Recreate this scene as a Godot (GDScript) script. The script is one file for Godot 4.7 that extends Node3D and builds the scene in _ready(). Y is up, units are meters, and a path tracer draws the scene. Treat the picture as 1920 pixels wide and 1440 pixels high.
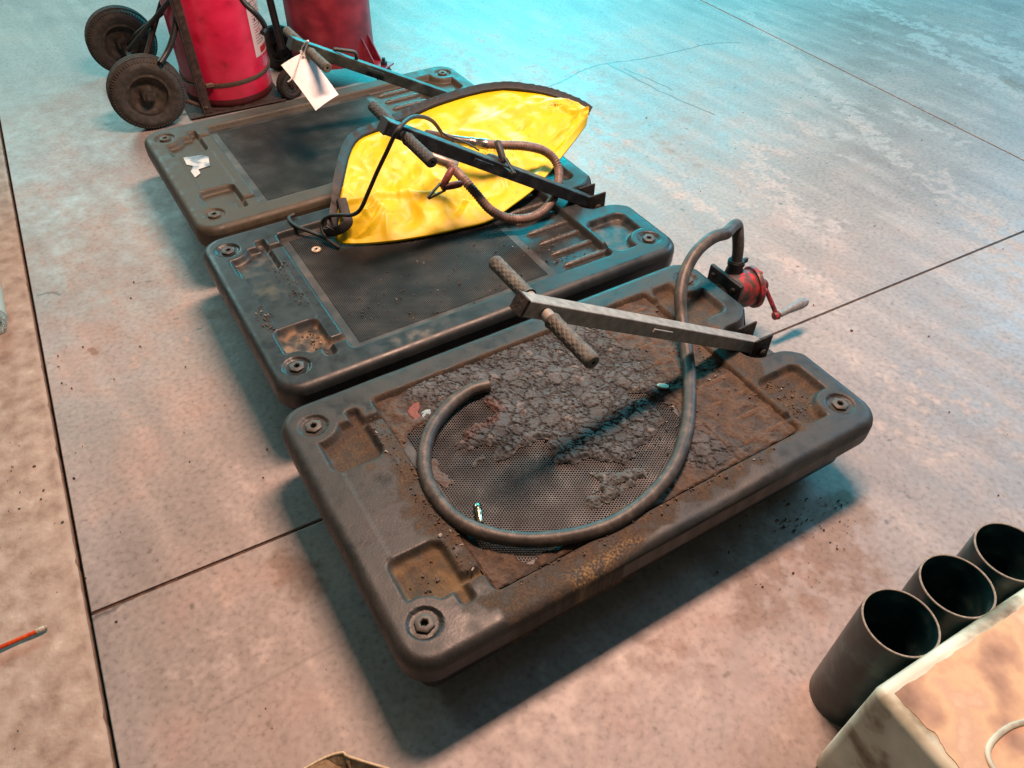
extends Node3D
# Three low plastic oil drain carts standing on a workshop floor.
# World: y up, metres. Carts are built in their own axes (x along the cart, z across it).

const TOP := 0.2
var tri_total := 0
var taken := {}


# ---------------------------------------------------------------- mesh helpers
class MB:
	var v := PackedVector3Array()
	var n := PackedVector3Array()
	var uv := PackedVector2Array()
	var uv2 := PackedVector2Array()
	var c := PackedColorArray()
	var idx := PackedInt32Array()

	func vert(p: Vector3, t := Vector2.ZERO, col := Color.WHITE, nn := Vector3.ZERO) -> int:
		v.append(p)
		n.append(nn)
		uv.append(t)
		c.append(col)
		return v.size() - 1

	# counter-clockwise as seen from outside
	func tri(a: int, b: int, d: int) -> void:
		idx.append(a)
		idx.append(d)
		idx.append(b)

	func quad(a: int, b: int, d: int, e: int) -> void:
		tri(a, b, d)
		tri(a, d, e)

	func smooth() -> void:
		for i in n.size():
			n[i] = Vector3.ZERO
		for k in range(0, idx.size(), 3):
			var a := idx[k]
			var d := idx[k + 1]
			var b := idx[k + 2]
			var f := (v[b] - v[a]).cross(v[d] - v[a])
			n[a] += f
			n[b] += f
			n[d] += f
		for i in n.size():
			n[i] = n[i].normalized() if n[i].length_squared() > 1e-24 else Vector3.UP

	func face(p: Array, col := Color.WHITE) -> void:
		var nn: Vector3 = (p[1] - p[0]).cross(p[2] - p[0]).normalized()
		var first := v.size()
		for q in p:
			vert(q, Vector2(q.x, q.z), col, nn)
		for i in range(1, p.size() - 1):
			tri(first, first + i, first + i + 1)

	func rbox(at: Transform3D, size: Vector3, r: float, col := Color.WHITE) -> void:
		var h := size * 0.5
		r = minf(r, minf(h.x, minf(h.y, h.z)) * 0.95)
		var ax := [[0, 1, 2], [1, 2, 0], [2, 0, 1]]
		for a in ax:
			for s in [-1.0, 1.0]:
				var ids := []
				var cu := [-h[a[1]], -h[a[1]] + r, h[a[1]] - r, h[a[1]]]
				var cw := [-h[a[2]], -h[a[2]] + r, h[a[2]] - r, h[a[2]]]
				for i in 4:
					for j in 4:
						var q := Vector3.ZERO
						q[a[0]] = s * h[a[0]]
						q[a[1]] = cu[i]
						q[a[2]] = cw[j]
						var inner := q.clamp(-h + Vector3.ONE * r, h - Vector3.ONE * r)
						var nn := (q - inner).normalized()
						var p := inner + nn * r
						ids.append(vert(at * p, Vector2(q[a[1]], q[a[2]]), col, (at.basis * nn).normalized()))
				for i in 3:
					for j in 3:
						var k0: int = ids[i * 4 + j]
						var k1: int = ids[(i + 1) * 4 + j]
						var k2: int = ids[(i + 1) * 4 + j + 1]
						var k3: int = ids[i * 4 + j + 1]
						if s > 0:
							quad(k0, k1, k2, k3)
						else:
							quad(k0, k3, k2, k1)

	# profile: Vector2(radius, height) from bottom to top on the outside
	func lathe(at: Transform3D, prof: Array, seg := 24, col := Color.WHITE, a0 := 0.0, a1 := TAU) -> void:
		var m := prof.size()
		var sn := []
		for i in m - 1:
			var d: Vector2 = prof[i + 1] - prof[i]
			sn.append(Vector2(d.y, -d.x).normalized())
		for i in m - 1:
			var n0: Vector2 = sn[i]
			var n1: Vector2 = sn[i]
			if i > 0 and sn[i - 1].dot(sn[i]) > 0.75:
				n0 = (sn[i - 1] + sn[i]).normalized()
			if i < m - 2 and sn[i + 1].dot(sn[i]) > 0.75:
				n1 = (sn[i + 1] + sn[i]).normalized()
			var base := v.size()
			for k in seg + 1:
				var t := a0 + (a1 - a0) * k / seg
				var d := Vector3(cos(t), 0, -sin(t))
				vert(at * (d * prof[i].x + Vector3.UP * prof[i].y), Vector2(t / TAU, prof[i].y), col, (at.basis * (d * n0.x + Vector3.UP * n0.y)).normalized())
				vert(at * (d * prof[i + 1].x + Vector3.UP * prof[i + 1].y), Vector2(t / TAU, prof[i + 1].y), col, (at.basis * (d * n1.x + Vector3.UP * n1.y)).normalized())
			for k in seg:
				var q := base + 2 * k
				quad(q, q + 2, q + 3, q + 1)

	func tube(path: Array, radii: Variant, seg := 10, caps := true, col := Color.WHITE, flat := 1.0, up := Vector3.UP) -> void:
		var m := path.size()
		var t0: Vector3 = (path[1] - path[0]).normalized()
		var side := t0.cross(up)
		if side.length() < 0.05:
			side = t0.cross(Vector3.RIGHT)
		side = side.normalized()
		var along := 0.0
		var first := v.size()
		for i in m:
			var t: Vector3 = (path[mini(i + 1, m - 1)] - path[maxi(i - 1, 0)]).normalized()
			side = (side - t * side.dot(t)).normalized()
			var nn := side.cross(t).normalized()
			if i > 0:
				along += path[i].distance_to(path[i - 1])
			var r: float = radii if radii is float else radii[i]
			for k in seg + 1:
				var a := TAU * k / seg
				var d := side * cos(a) + nn * sin(a) * flat
				vert(path[i] + d * r, Vector2(float(k) / seg, along), col, (side * cos(a) * flat + nn * sin(a)).normalized())
		for i in m - 1:
			for k in seg:
				var q := first + i * (seg + 1) + k
				quad(q, q + seg + 1, q + seg + 2, q + 1)
		if caps:
			for e in 2:
				var i := 0 if e == 0 else m - 1
				var d: Vector3 = (path[0] - path[1]).normalized() if e == 0 else (path[m - 1] - path[m - 2]).normalized()
				var ctr := vert(path[i], Vector2(0.5, 0), col, d)
				var ring := v.size()
				for k in seg + 1:
					vert(v[first + i * (seg + 1) + k], Vector2.ZERO, col, d)
				for k in seg:
					if e == 0:
						tri(ctr, ring + k, ring + k + 1)
					else:
						tri(ctr, ring + k + 1, ring + k)

	func commit() -> ArrayMesh:
		var a := []
		a.resize(Mesh.ARRAY_MAX)
		a[Mesh.ARRAY_VERTEX] = v
		a[Mesh.ARRAY_NORMAL] = n
		a[Mesh.ARRAY_TEX_UV] = uv
		if uv2.size() == v.size():
			a[Mesh.ARRAY_TEX_UV2] = uv2
		a[Mesh.ARRAY_COLOR] = c
		a[Mesh.ARRAY_INDEX] = idx
		var m := ArrayMesh.new()
		m.add_surface_from_arrays(Mesh.PRIMITIVE_TRIANGLES, a)
		return m


func numbered(called: String) -> String:
	var k: int = taken.get(called, 0)
	taken[called] = k + 1
	return called if k == 0 else "%s_%03d" % [called, k]


func thing(called: String, label: String, category: String, at := Vector3.ZERO, turn := 0.0, group := "") -> Node3D:
	var o := Node3D.new()
	o.name = numbered(called)
	add_child(o, true)
	o.position = at
	o.rotation.y = turn
	tag(o, label, category, group)
	return o


func tag(o: Node3D, label: String, category: String, group := "") -> void:
	o.set_meta("label", label)
	o.set_meta("category", category)
	if group:
		o.set_meta("group", group)


func part(called: String, m: Mesh, mat: Material, parent: Node3D, at := Transform3D.IDENTITY) -> MeshInstance3D:
	var o := MeshInstance3D.new()
	o.name = called if parent != self else numbered(called)
	o.mesh = m
	o.material_override = mat
	o.transform = at
	parent.add_child(o, true)
	return o


func structure(called: String, m: Mesh, mat: Material) -> MeshInstance3D:
	var o := part(called, m, mat, self)
	o.set_meta("kind", "structure")
	return o


func box_mesh(size: Vector3, r: float) -> ArrayMesh:
	var b := MB.new()
	b.rbox(Transform3D.IDENTITY, size, r)
	return b.commit()


func lathe_mesh(prof: Array, seg := 24) -> ArrayMesh:
	var b := MB.new()
	b.lathe(Transform3D.IDENTITY, prof, seg)
	return b.commit()


func tube_mesh(path: Array, r: Variant, seg := 10, flat := 1.0, up := Vector3.UP) -> ArrayMesh:
	var b := MB.new()
	b.tube(path, r, seg, true, Color.WHITE, flat, up)
	return b.commit()


# smooth curve through points, with about n points between neighbours
func curve(pts: Array, n := 8) -> Array:
	var out := []
	for i in pts.size() - 1:
		var a: Variant = pts[maxi(i - 1, 0)]
		var b: Variant = pts[i]
		var c: Variant = pts[i + 1]
		var d: Variant = pts[mini(i + 2, pts.size() - 1)]
		for k in n:
			var t := float(k) / n
			out.append(0.5 * ((2.0 * b) + (c - a) * t + (2.0 * a - 5.0 * b + 4.0 * c - d) * t * t + (3.0 * b - a - 3.0 * c + d) * t * t * t))
	out.append(pts[pts.size() - 1])
	return out


# a transform whose y axis points along d
func along(at: Vector3, d: Vector3, roll_hint := Vector3.RIGHT) -> Transform3D:
	var y := d.normalized()
	var x := (roll_hint - y * roll_hint.dot(y))
	if x.length() < 0.02:
		x = Vector3.BACK - y * y.z
	x = x.normalized()
	return Transform3D(Basis(x, y, x.cross(y)), at)


# ---------------------------------------------------------------- materials
func lin(r: float, g: float, b: float) -> Color:
	return Color(r, g, b).linear_to_srgb()


func noise_img(w: int, h: int, freq: float, oct: int, sd: int, kind := FastNoiseLite.TYPE_SIMPLEX_SMOOTH, fract := FastNoiseLite.FRACTAL_FBM) -> PackedByteArray:
	var f := FastNoiseLite.new()
	f.noise_type = kind
	f.seed = sd
	f.frequency = freq
	f.fractal_type = fract
	f.fractal_octaves = oct
	var im := f.get_image(w, h, false, false, true)
	im.convert(Image.FORMAT_L8)
	return im.get_data()


func seamless(size: int, freq: float, oct: int, sd: int, kind := FastNoiseLite.TYPE_SIMPLEX_SMOOTH) -> Image:
	var f := FastNoiseLite.new()
	f.noise_type = kind
	f.seed = sd
	f.frequency = freq
	f.fractal_type = FastNoiseLite.FRACTAL_FBM
	f.fractal_octaves = oct
	return f.get_seamless_image(size, size, false, false, 0.12, true)


func ramp(im: Image, stops: Array) -> ImageTexture:
	var g := Gradient.new()
	var off := PackedFloat32Array()
	var col := PackedColorArray()
	for s in stops:
		off.append(s[0])
		col.append(s[1])
	g.offsets = off
	g.colors = col
	im.convert(Image.FORMAT_L8)
	var src := im.get_data()
	var table := []
	for i in 256:
		table.append(g.sample(i / 255.0))
	var out := PackedByteArray()
	out.resize(src.size() * 3)
	for i in src.size():
		var q: Color = table[src[i]]
		out[i * 3] = int(q.r * 255.0)
		out[i * 3 + 1] = int(q.g * 255.0)
		out[i * 3 + 2] = int(q.b * 255.0)
	return ImageTexture.create_from_image(Image.create_from_data(im.get_width(), im.get_height(), false, Image.FORMAT_RGB8, out))


func mat(col: Color, rough := 0.6, metal := 0.0) -> StandardMaterial3D:
	var m := StandardMaterial3D.new()
	m.albedo_color = col
	m.roughness = rough
	m.metallic = metal
	return m


# a material with worn, mottled colour in the thing's own axes
func mottled(stops: Array, scale: float, rough: float, metal := 0.0, sd := 1, freq := 0.012, bump := 0.0, oct := 5) -> StandardMaterial3D:
	var m := StandardMaterial3D.new()
	m.albedo_texture = ramp(seamless(512, freq, oct, sd), stops)
	m.roughness = rough
	m.metallic = metal
	m.uv1_triplanar = true
	m.uv1_scale = Vector3.ONE * scale
	if bump > 0.0:
		m.heightmap_enabled = true
		m.heightmap_texture = grain(freq > 0.015)
		m.heightmap_scale = bump
	return m


var grains := {}
func grain(is_fine: bool) -> ImageTexture:
	if not grains.has(is_fine):
		grains[is_fine] = ImageTexture.create_from_image(seamless(512, 0.055 if is_fine else 0.03, 5, 57))
	return grains[is_fine]


func sdbox(u: float, v: float, cu: float, cv: float, hu: float, hv: float, r: float) -> float:
	var dx := absf(u - cu) - hu + r
	var dy := absf(v - cv) - hv + r
	var ox := maxf(dx, 0.0)
	var oy := maxf(dy, 0.0)
	return minf(maxf(dx, dy), 0.0) + sqrt(ox * ox + oy * oy) - r


func inpoly(p: Vector2, poly: PackedVector2Array) -> float:
	# signed distance, negative inside
	var d := 1e9
	var inside := false
	var m := poly.size()
	var j := m - 1
	for i in m:
		var a := poly[i]
		var b := poly[j]
		var e := b - a
		var w := p - a
		var q := w - e * clampf(w.dot(e) / e.dot(e), 0.0, 1.0)
		d = minf(d, q.length_squared())
		if (a.y > p.y) != (b.y > p.y) and p.x < (b.x - a.x) * (p.y - a.y) / (b.y - a.y) + a.x:
			inside = not inside
		j = i
	return -sqrt(d) if inside else sqrt(d)


func step01(a: float, b: float, x: float) -> float:
	var t := clampf((x - a) / (b - a), 0.0, 1.0)
	return t * t * (3.0 - 2.0 * t)


# ---------------------------------------------------------------- the scene
func _ready() -> void:
	make_camera()
	make_light()
	make_floor()
	make_carts()
	make_pump()
	make_yellow_bag()
	make_metal_hose()
	make_cable()
	make_price_tag()
	make_extinguisher()
	make_drum()
	make_pipes()
	make_crate()
	make_small_things()


func make_camera() -> void:
	var cam := Camera3D.new()
	cam.name = "camera"
	cam.position = Vector3(0, 1.3298, 0)
	cam.basis = Basis(Vector3.RIGHT, -0.7856) * Basis(Vector3.BACK, 0.0294)
	cam.fov = 53.56
	cam.near = 0.05
	cam.far = 60.0
	add_child(cam)
	cam.current = true


func area(called: String, at: Vector3, to: Vector3, size: Vector2, col: Color, energy: float) -> void:
	var l := AreaLight3D.new()
	l.name = called
	l.area_size = size
	l.light_color = col
	l.light_energy = energy
	l.area_normalize_energy = true
	l.shadow_enabled = true
	l.area_range = 30.0
	add_child(l)
	l.look_at_from_position(at, to, Vector3(-0.536, 0, -0.844) if absf((to - at).normalized().y) > 0.8 else Vector3.UP)


func make_light() -> void:
	var e := Environment.new()
	e.background_mode = Environment.BG_COLOR
	e.background_color = lin(0.18, 0.19, 0.17)
	e.background_energy_multiplier = 0.5
	e.tonemap_mode = Environment.TONE_MAPPER_LINEAR
	e.tonemap_exposure = 0.94
	e.sdfgi_enabled = true
	e.ssao_enabled = true
	e.ssil_enabled = true
	var w := WorldEnvironment.new()
	w.name = "world"
	w.environment = e
	add_child(w)
	# warm lamp hung over the carts: long along the carts, narrow across them
	area("warm_lamp", Vector3(0.30, 2.6, -1.66), Vector3(0.30, 0, -1.65), Vector2(1.0, 0.3), lin(1.0, 0.61, 0.45), 16.5)
	# cyan fill lights added beyond the red tanks to tint the floor: one low, one long strip farther off
	area("cyan_fill", Vector3(-0.25, 1.15, -5.3), Vector3(-0.1, 0, -3.4), Vector2(1.6, 0.5), lin(0.0, 0.90, 1.0), 5.4)
	area("cyan_fill_far", Vector3(0.6, 2.0, -6.2), Vector3(0.6, 0, -3.0), Vector2(3.0, 0.8), lin(0.0, 0.80, 1.0), 14.0)
	# cool fill lights added right and far left to brighten the floor there
	area("cool_fill_right", Vector3(4.2, 2.4, -4.2), Vector3(1.2, 0, -2.2), Vector2(2.4, 1.6), lin(0.24, 0.72, 1.0), 16.0)
	area("cool_fill_left", Vector3(-3.6, 2.2, -5.0), Vector3(-1.4, 0, -3.0), Vector2(2.0, 1.2), lin(0.58, 1.0, 0.98), 9.5)


# ---------------------------------------------------------------- floor
func slab(poly: Array, top: float, depth: float, bevel: float) -> ArrayMesh:
	# convex plan, corners given so that the top faces up; edges slightly rounded
	var b := MB.new()
	var m := poly.size()
	var ctr := Vector2.ZERO
	for q in poly:
		ctr += q / m
	var rings := [[bevel, 0.0], [bevel * 0.3, -bevel * 0.3], [0.0, -bevel], [0.0, -depth]]
	var ids := []
	for r in rings:
		var row := []
		for i in m:
			var p: Vector2 = poly[i]
			var e0: Vector2 = (p - poly[(i + m - 1) % m]).normalized()
			var e1: Vector2 = (poly[(i + 1) % m] - p).normalized()
			var inw: Vector2 = (e1 - e0)
			p += inw * float(r[0])
			var up := Vector3.UP if r[1] == 0.0 else Vector3(-inw.x, 0.3 if r[1] > -bevel else 0.0, -inw.y).normalized()
			row.append(b.vert(Vector3(p.x, top + r[1], p.y), floor_uv(p), Color.WHITE, up))
			b.uv2.append(p * 1.3)
		ids.append(row)
	for i in range(1, m - 1):
		b.tri(ids[0][0], ids[0][i], ids[0][i + 1])
	for k in rings.size() - 1:
		for i in m:
			var j := (i + 1) % m
			b.quad(ids[k][i], ids[k + 1][i], ids[k + 1][j], ids[k][j])
	return b.commit()


func floor_uv(p: Vector2) -> Vector2:
	return Vector2((p.x + 3.0) / 6.0, (p.y + 4.6) / 4.5)


# the slab grid: s across the joints that run away from the viewer, t along them
func st(s: float, t: float) -> Vector2:
	return Vector2(0.8632, -0.5048) * s + Vector2(0.5048, 0.8632) * t


func slab_st(s0: float, s1: float, t0: float, t1: float) -> Array:
	return [st(s0, t1), st(s1, t1), st(s1, t0), st(s0, t0)]


func stroke(mask: PackedFloat32Array, w: int, h: int, pts: Array, width: float, amount: float, taper := false) -> void:
	for i in pts.size() - 1:
		var a: Vector2 = floor_uv(pts[i]) * Vector2(w, h)
		var b: Vector2 = floor_uv(pts[i + 1]) * Vector2(w, h)
		var r := width * w / 6.0
		var lo := a.min(b) - Vector2.ONE * (r + 1)
		var hi := a.max(b) + Vector2.ONE * (r + 1)
		var e := b - a
		var l2 := maxf(e.length_squared(), 0.001)
		for y in range(maxi(0, int(lo.y)), mini(h, int(hi.y) + 1)):
			for x in range(maxi(0, int(lo.x)), mini(w, int(hi.x) + 1)):
				var p := Vector2(x, y)
				var k := clampf((p - a).dot(e) / l2, 0.0, 1.0)
				var d := p.distance_to(a + e * k) / r
				if d < 1.0:
					var q := y * w + x
					mask[q] = maxf(mask[q], amount * (1.0 - d * d))


func make_floor() -> void:
	var w := 2000
	var h := 1500
	var low := noise_img(w, h, 0.0028, 4, 3)
	var mid := noise_img(w, h, 0.013, 6, 11)
	var fine := noise_img(w, h, 0.16, 3, 21)
	var cloud := noise_img(w, h, 0.024, 5, 31, FastNoiseLite.TYPE_SIMPLEX_SMOOTH, FastNoiseLite.FRACTAL_RIDGED)
	var ragged := noise_img(w, h, 0.05, 6, 41)
	# streaks left by wheels and dragged loads: noise stretched along the slabs
	var streak := PackedByteArray()
	streak.resize(w * h)
	var sn := FastNoiseLite.new()
	sn.seed = 77
	sn.frequency = 1.0
	sn.fractal_octaves = 3
	var sw := w / 4
	var sh := h / 4
	var small := PackedFloat32Array()
	small.resize((sw + 1) * (sh + 1))
	for y in sh + 1:
		for x in sw + 1:
			var p := Vector2(x * 24.0 / w - 3.0, y * 18.0 / h - 4.6)
			var along_t := p.dot(Vector2(0.62, 0.78))
			var across := p.dot(Vector2(0.78, -0.62))
			small[y * (sw + 1) + x] = sn.get_noise_2d(along_t * 1.6, across * 11.0)
	var worn := PackedFloat32Array()
	worn.resize(w * h)
	var brown := PackedFloat32Array()
	brown.resize(w * h)
	var dark := PackedFloat32Array()
	dark.resize(w * h)
	# pale scraped tracks
	stroke(worn, w, h, [Vector2(1.0902, -3.9802), Vector2(1.2101, -3.3464), Vector2(1.3008, -2.8702), Vector2(1.3394, -2.5759)], 0.055, 0.9)
	stroke(worn, w, h, [Vector2(1.3160, -2.6549), Vector2(1.3747, -2.4819)], 0.05, 0.8)
	stroke(worn, w, h, [Vector2(1.7174, -4.1832), Vector2(1.8242, -3.9315), Vector2(1.9727, -3.7714)], 0.07, 0.8)
	stroke(worn, w, h, [Vector2(1.8446, -3.6959), Vector2(1.9260, -3.3977), Vector2(2.0659, -3.0871)], 0.07, 0.9)
	stroke(worn, w, h, [Vector2(2.1139, -3.6842), Vector2(2.1974, -3.5349), Vector2(2.1901, -3.3599)], 0.11, 0.85)
	stroke(worn, w, h, [Vector2(0.8517, -2.6063), Vector2(0.8423, -2.3779), Vector2(0.9004, -2.1623), Vector2(1.0017, -2.0901)], 0.06, 0.75)
	stroke(worn, w, h, [Vector2(0.7925, -2.6028), Vector2(0.9565, -2.5531)], 0.05, 0.7)
	stroke(worn, w, h, [Vector2(0.7742, -1.9058), Vector2(0.8695, -1.7795), Vector2(0.8957, -1.7071)], 0.04, 0.8)
	stroke(worn, w, h, [Vector2(0.9995, -2.9200), Vector2(1.0875, -2.7675)], 0.05, 0.6)
	stroke(worn, w, h, [Vector2(1.0969, -2.7250), Vector2(1.2074, -2.6897)], 0.05, 0.6)
	stroke(worn, w, h, [Vector2(1.4924, -2.8825), Vector2(1.6399, -2.6747)], 0.05, 0.6)
	stroke(worn, w, h, [Vector2(1.4434, -2.4123), Vector2(1.5046, -2.1165), Vector2(1.4879, -1.8872)], 0.10, 0.55)
	stroke(worn, w, h, [Vector2(0.2664, -2.4359), Vector2(0.3372, -2.3849)], 0.03, 0.7)
	stroke(worn, w, h, [Vector2(0.2798, -2.6741), Vector2(0.3480, -2.6574)], 0.03, 0.7)
	stroke(worn, w, h, [Vector2(0.4934, -2.3054), Vector2(0.6443, -2.1328)], 0.045, 0.55)
	stroke(worn, w, h, [Vector2(0.3897, -0.7257), Vector2(0.5359, -0.6976)], 0.05, 0.55)
	stroke(worn, w, h, [Vector2(0.5609, -0.8485), Vector2(0.6026, -0.7214)], 0.045, 0.6)
	stroke(worn, w, h, [Vector2(0.3281, -0.5797), Vector2(0.4722, -0.5463)], 0.06, 0.5)
	stroke(worn, w, h, [Vector2(0.0182, -0.4543), Vector2(0.1261, -0.5003), Vector2(0.2653, -0.5266)], 0.12, 0.5)
	stroke(worn, w, h, [Vector2(0.1098, -0.5637), Vector2(0.2245, -0.5862)], 0.09, 0.38)
	stroke(worn, w, h, [Vector2(0.2925, -0.6793), Vector2(0.3471, -0.5802), Vector2(0.4074, -0.4995)], 0.05, 0.45)
	stroke(worn, w, h, [Vector2(0.4446, -0.6424), Vector2(0.5284, -0.5856)], 0.07, 0.5)
	stroke(worn, w, h, [Vector2(0.7464, -1.1676), Vector2(0.9268, -1.2244), Vector2(0.9855, -1.1446)], 0.05, 0.4)
	stroke(worn, w, h, [Vector2(0.9209, -1.4058), Vector2(1.0964, -1.3010)], 0.08, 0.36)
	stroke(worn, w, h, [Vector2(-0.7787, -1.5603), Vector2(-0.6822, -1.6332)], 0.05, 0.35)
	stroke(worn, w, h, [Vector2(-0.5848, -0.5911), Vector2(-0.4171, -0.6467)], 0.06, 0.35)
	# oil and mud stains
	stroke(brown, w, h, [Vector2(-0.4437, -0.8024), Vector2(-0.3890, -0.7686)], 0.06, 0.8)
	stroke(brown, w, h, [Vector2(0.5999, -0.9675), Vector2(0.6825, -0.9365), Vector2(0.7266, -0.9720)], 0.075, 1.0)
	stroke(brown, w, h, [Vector2(0.4823, -0.8335), Vector2(0.6062, -0.9008), Vector2(0.6773, -0.8401)], 0.11, 0.8)
	stroke(brown, w, h, [Vector2(0.4615, -0.7279), Vector2(0.6455, -0.8028)], 0.09, 0.55)
	stroke(brown, w, h, [Vector2(0.2316, -0.6668), Vector2(0.3742, -0.6301)], 0.10, 0.3)
	stroke(brown, w, h, [Vector2(0.4950, -2.6458), Vector2(0.5490, -2.5287), Vector2(0.6656, -2.4221)], 0.03, 0.25)
	stroke(brown, w, h, [Vector2(2.0684, -3.2420), Vector2(2.0896, -3.1391)], 0.05, 0.8)
	stroke(brown, w, h, [Vector2(-1.0747, -1.4094), Vector2(-1.0584, -1.3961)], 0.011, 1.0)
	stroke(brown, w, h, [Vector2(-0.3998, -0.4985), Vector2(-0.3911, -0.4926)], 0.007, 0.9)
	# hairline cracks
	for c in [[Vector2(0.0190, -2.9893), Vector2(0.1383, -3.0674), Vector2(0.2417, -3.1949), Vector2(0.3483, -3.2846), Vector2(0.4908, -3.3400), Vector2(0.6649, -3.4341), Vector2(0.8482, -3.5446), Vector2(0.9854, -3.5673)], [Vector2(-0.7770, -0.6755), Vector2(-0.7576, -0.6890), Vector2(-0.7380, -0.7028), Vector2(-0.7147, -0.7213)], [Vector2(-1.3090, -1.6226), Vector2(-1.2702, -1.6338), Vector2(-1.2517, -1.6253)], [Vector2(0.3713, -3.2863), Vector2(0.5598, -3.0357), Vector2(0.7534, -2.8350)], [Vector2(0.4367, -3.2467), Vector2(0.6157, -3.0495)]]:
		var cc := []
		var rr := RandomNumberGenerator.new()
		rr.seed = 5
		for q in curve(c, 6):
			cc.append(q + Vector2(rr.randf_range(-0.004, 0.004), rr.randf_range(-0.004, 0.004)))
		stroke(dark, w, h, cc, 0.0050, 0.6)
	# scattered specks
	var rng := RandomNumberGenerator.new()
	rng.seed = 9
	stroke(dark, w, h, [Vector2(-0.5194, -0.5040), Vector2(-0.3177, -0.6394)], 0.004, 0.16)
	for i in 450:
		var p := Vector2(rng.randf_range(-2.9, 2.9), rng.randf_range(-4.4, -0.2))
		stroke(dark, w, h, [p, p + Vector2(rng.randf_range(-0.008, 0.008), rng.randf_range(-0.006, 0.006))], rng.randf_range(0.003, 0.006), rng.randf_range(0.15, 0.6))
	for i in 260:
		var p := Vector2(rng.randf_range(-2.9, 2.9), rng.randf_range(-4.4, -0.2))
		stroke(worn, w, h, [p, p + Vector2(0.62, 0.78) * rng.randf_range(0.0, 0.09)], rng.randf_range(0.006, 0.022), rng.randf_range(0.3, 0.75))
	var out := PackedByteArray()
	out.resize(w * h * 3)
	var rough := PackedByteArray()
	rough.resize(w * h)
	var bump := PackedByteArray()
	bump.resize(w * h)
	for y in h:
		for x in w:
			var q := y * w + x
			var l := low[q] / 255.0
			var md := mid[q] / 255.0
			var f := fine[q] / 255.0
			var rg := ragged[q] / 255.0
			var cl := cloud[q] / 255.0
			var fx := x * 0.25
			var fy := y * 0.25
			var ix := int(fx)
			var iy := int(fy)
			var tx := fx - ix
			var ty := fy - iy
			var o := iy * (sw + 1) + ix
			var s := lerpf(lerpf(small[o], small[o + 1], tx), lerpf(small[o + sw + 1], small[o + sw + 2], tx), ty)
			var g := 0.56 + (l - 0.5) * 0.08 + (md - 0.5) * 0.05 + (f - 0.5) * 0.06 + s * 0.04
			var wn := worn[q]
			if wn > 0.0:
				wn = clampf((wn * 1.1 + (rg - 0.68) * 2.2 + s * 0.3) * 2.4, 0.0, 1.0)
			var sc := clampf((s * 0.9 + cl - 0.82) * 3.2 + (rg - 0.5) * 1.2, 0.0, 1.0) * 0.4
			wn = maxf(wn, sc)
			g = lerpf(g, 0.68 + (f - 0.5) * 0.10, wn * 0.5)
			var r := g * 1.05
			var gg := g * 0.992
			var b := g * 0.965
			var br := brown[q]
			if br > 0.0:
				br = clampf((br + (rg - 0.55) * 1.6 + (f - 0.5) * 0.8) * 1.5, 0.0, 1.0) * minf(1.0, brown[q] * 2.0)
				r = lerpf(r, 0.40, br * 0.4)
				gg = lerpf(gg, 0.32, br * 0.4)
				b = lerpf(b, 0.26, br * 0.4)
			# large reddish and grey clay smears
			var red := clampf((md - 0.55) * 2.0 + (l - 0.5) * 1.4, 0.0, 1.0) * 0.5
			r = lerpf(r, r * 1.06, red)
			gg = lerpf(gg, gg * 0.94, red)
			b = lerpf(b, b * 0.90, red)
			var dk := dark[q]
			if dk > 0.0:
				r = lerpf(r, 0.2, dk * 0.8)
				gg = lerpf(gg, 0.18, dk * 0.8)
				b = lerpf(b, 0.16, dk * 0.8)
			out[q * 3] = int(clampf(r, 0.0, 1.0) * 255.0)
			out[q * 3 + 1] = int(clampf(gg, 0.0, 1.0) * 255.0)
			out[q * 3 + 2] = int(clampf(b, 0.0, 1.0) * 255.0)
			rough[q] = int(clampf(0.50 + (md - 0.5) * 0.18 + (rg - 0.5) * 0.16 + wn * 0.15 + br * 0.2, 0.2, 0.95) * 255.0)
			bump[q] = int(clampf(0.5 + (f - 0.5) * 0.22 + (rg - 0.5) * 0.25 + (md - 0.5) * 0.2 + wn * 0.06 + br * 0.1 * f - dk * 0.4, 0.0, 1.0) * 255.0)
	var fm := StandardMaterial3D.new()
	fm.albedo_texture = ImageTexture.create_from_image(Image.create_from_data(w, h, false, Image.FORMAT_RGB8, out))
	fm.roughness = 1.0
	fm.roughness_texture = ImageTexture.create_from_image(Image.create_from_data(w, h, false, Image.FORMAT_L8, rough))
	fm.metallic_specular = 0.5
	fm.heightmap_enabled = true
	fm.heightmap_texture = ImageTexture.create_from_image(Image.create_from_data(w, h, false, Image.FORMAT_L8, bump))
	fm.heightmap_scale = 0.12
	# fine speckle and sand grain, tiled finely over everything
	var sp := seamless(1024, 0.045, 6, 55)
	fm.detail_enabled = true
	fm.detail_blend_mode = BaseMaterial3D.BLEND_MODE_MUL
	fm.detail_uv_layer = BaseMaterial3D.DETAIL_UV_2
	fm.detail_albedo = ramp(sp, [[0.0, Color(0.70, 0.68, 0.66)], [0.16, Color(0.88, 0.875, 0.87)], [0.4, Color(0.96, 0.957, 0.955)], [0.8, Color(1, 1, 1)], [1.0, Color(1, 1, 1)]])
	var joint := mat(lin(0.02, 0.018, 0.016), 0.95)
	var ground := MB.new()
	ground.face([Vector3(-9, -0.03, 4), Vector3(9, -0.03, 4), Vector3(9, -0.03, -10), Vector3(-9, -0.03, -10)])
	structure("ground", ground.commit(), joint)
	var fl := Node3D.new()
	fl.name = "floor"
	fl.set_meta("kind", "structure")
	add_child(fl)
	var cuts_s := [-0.3255, 2.8535, 6.0]
	var cuts_t := [-8.0, -0.985, 2.2]
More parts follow.
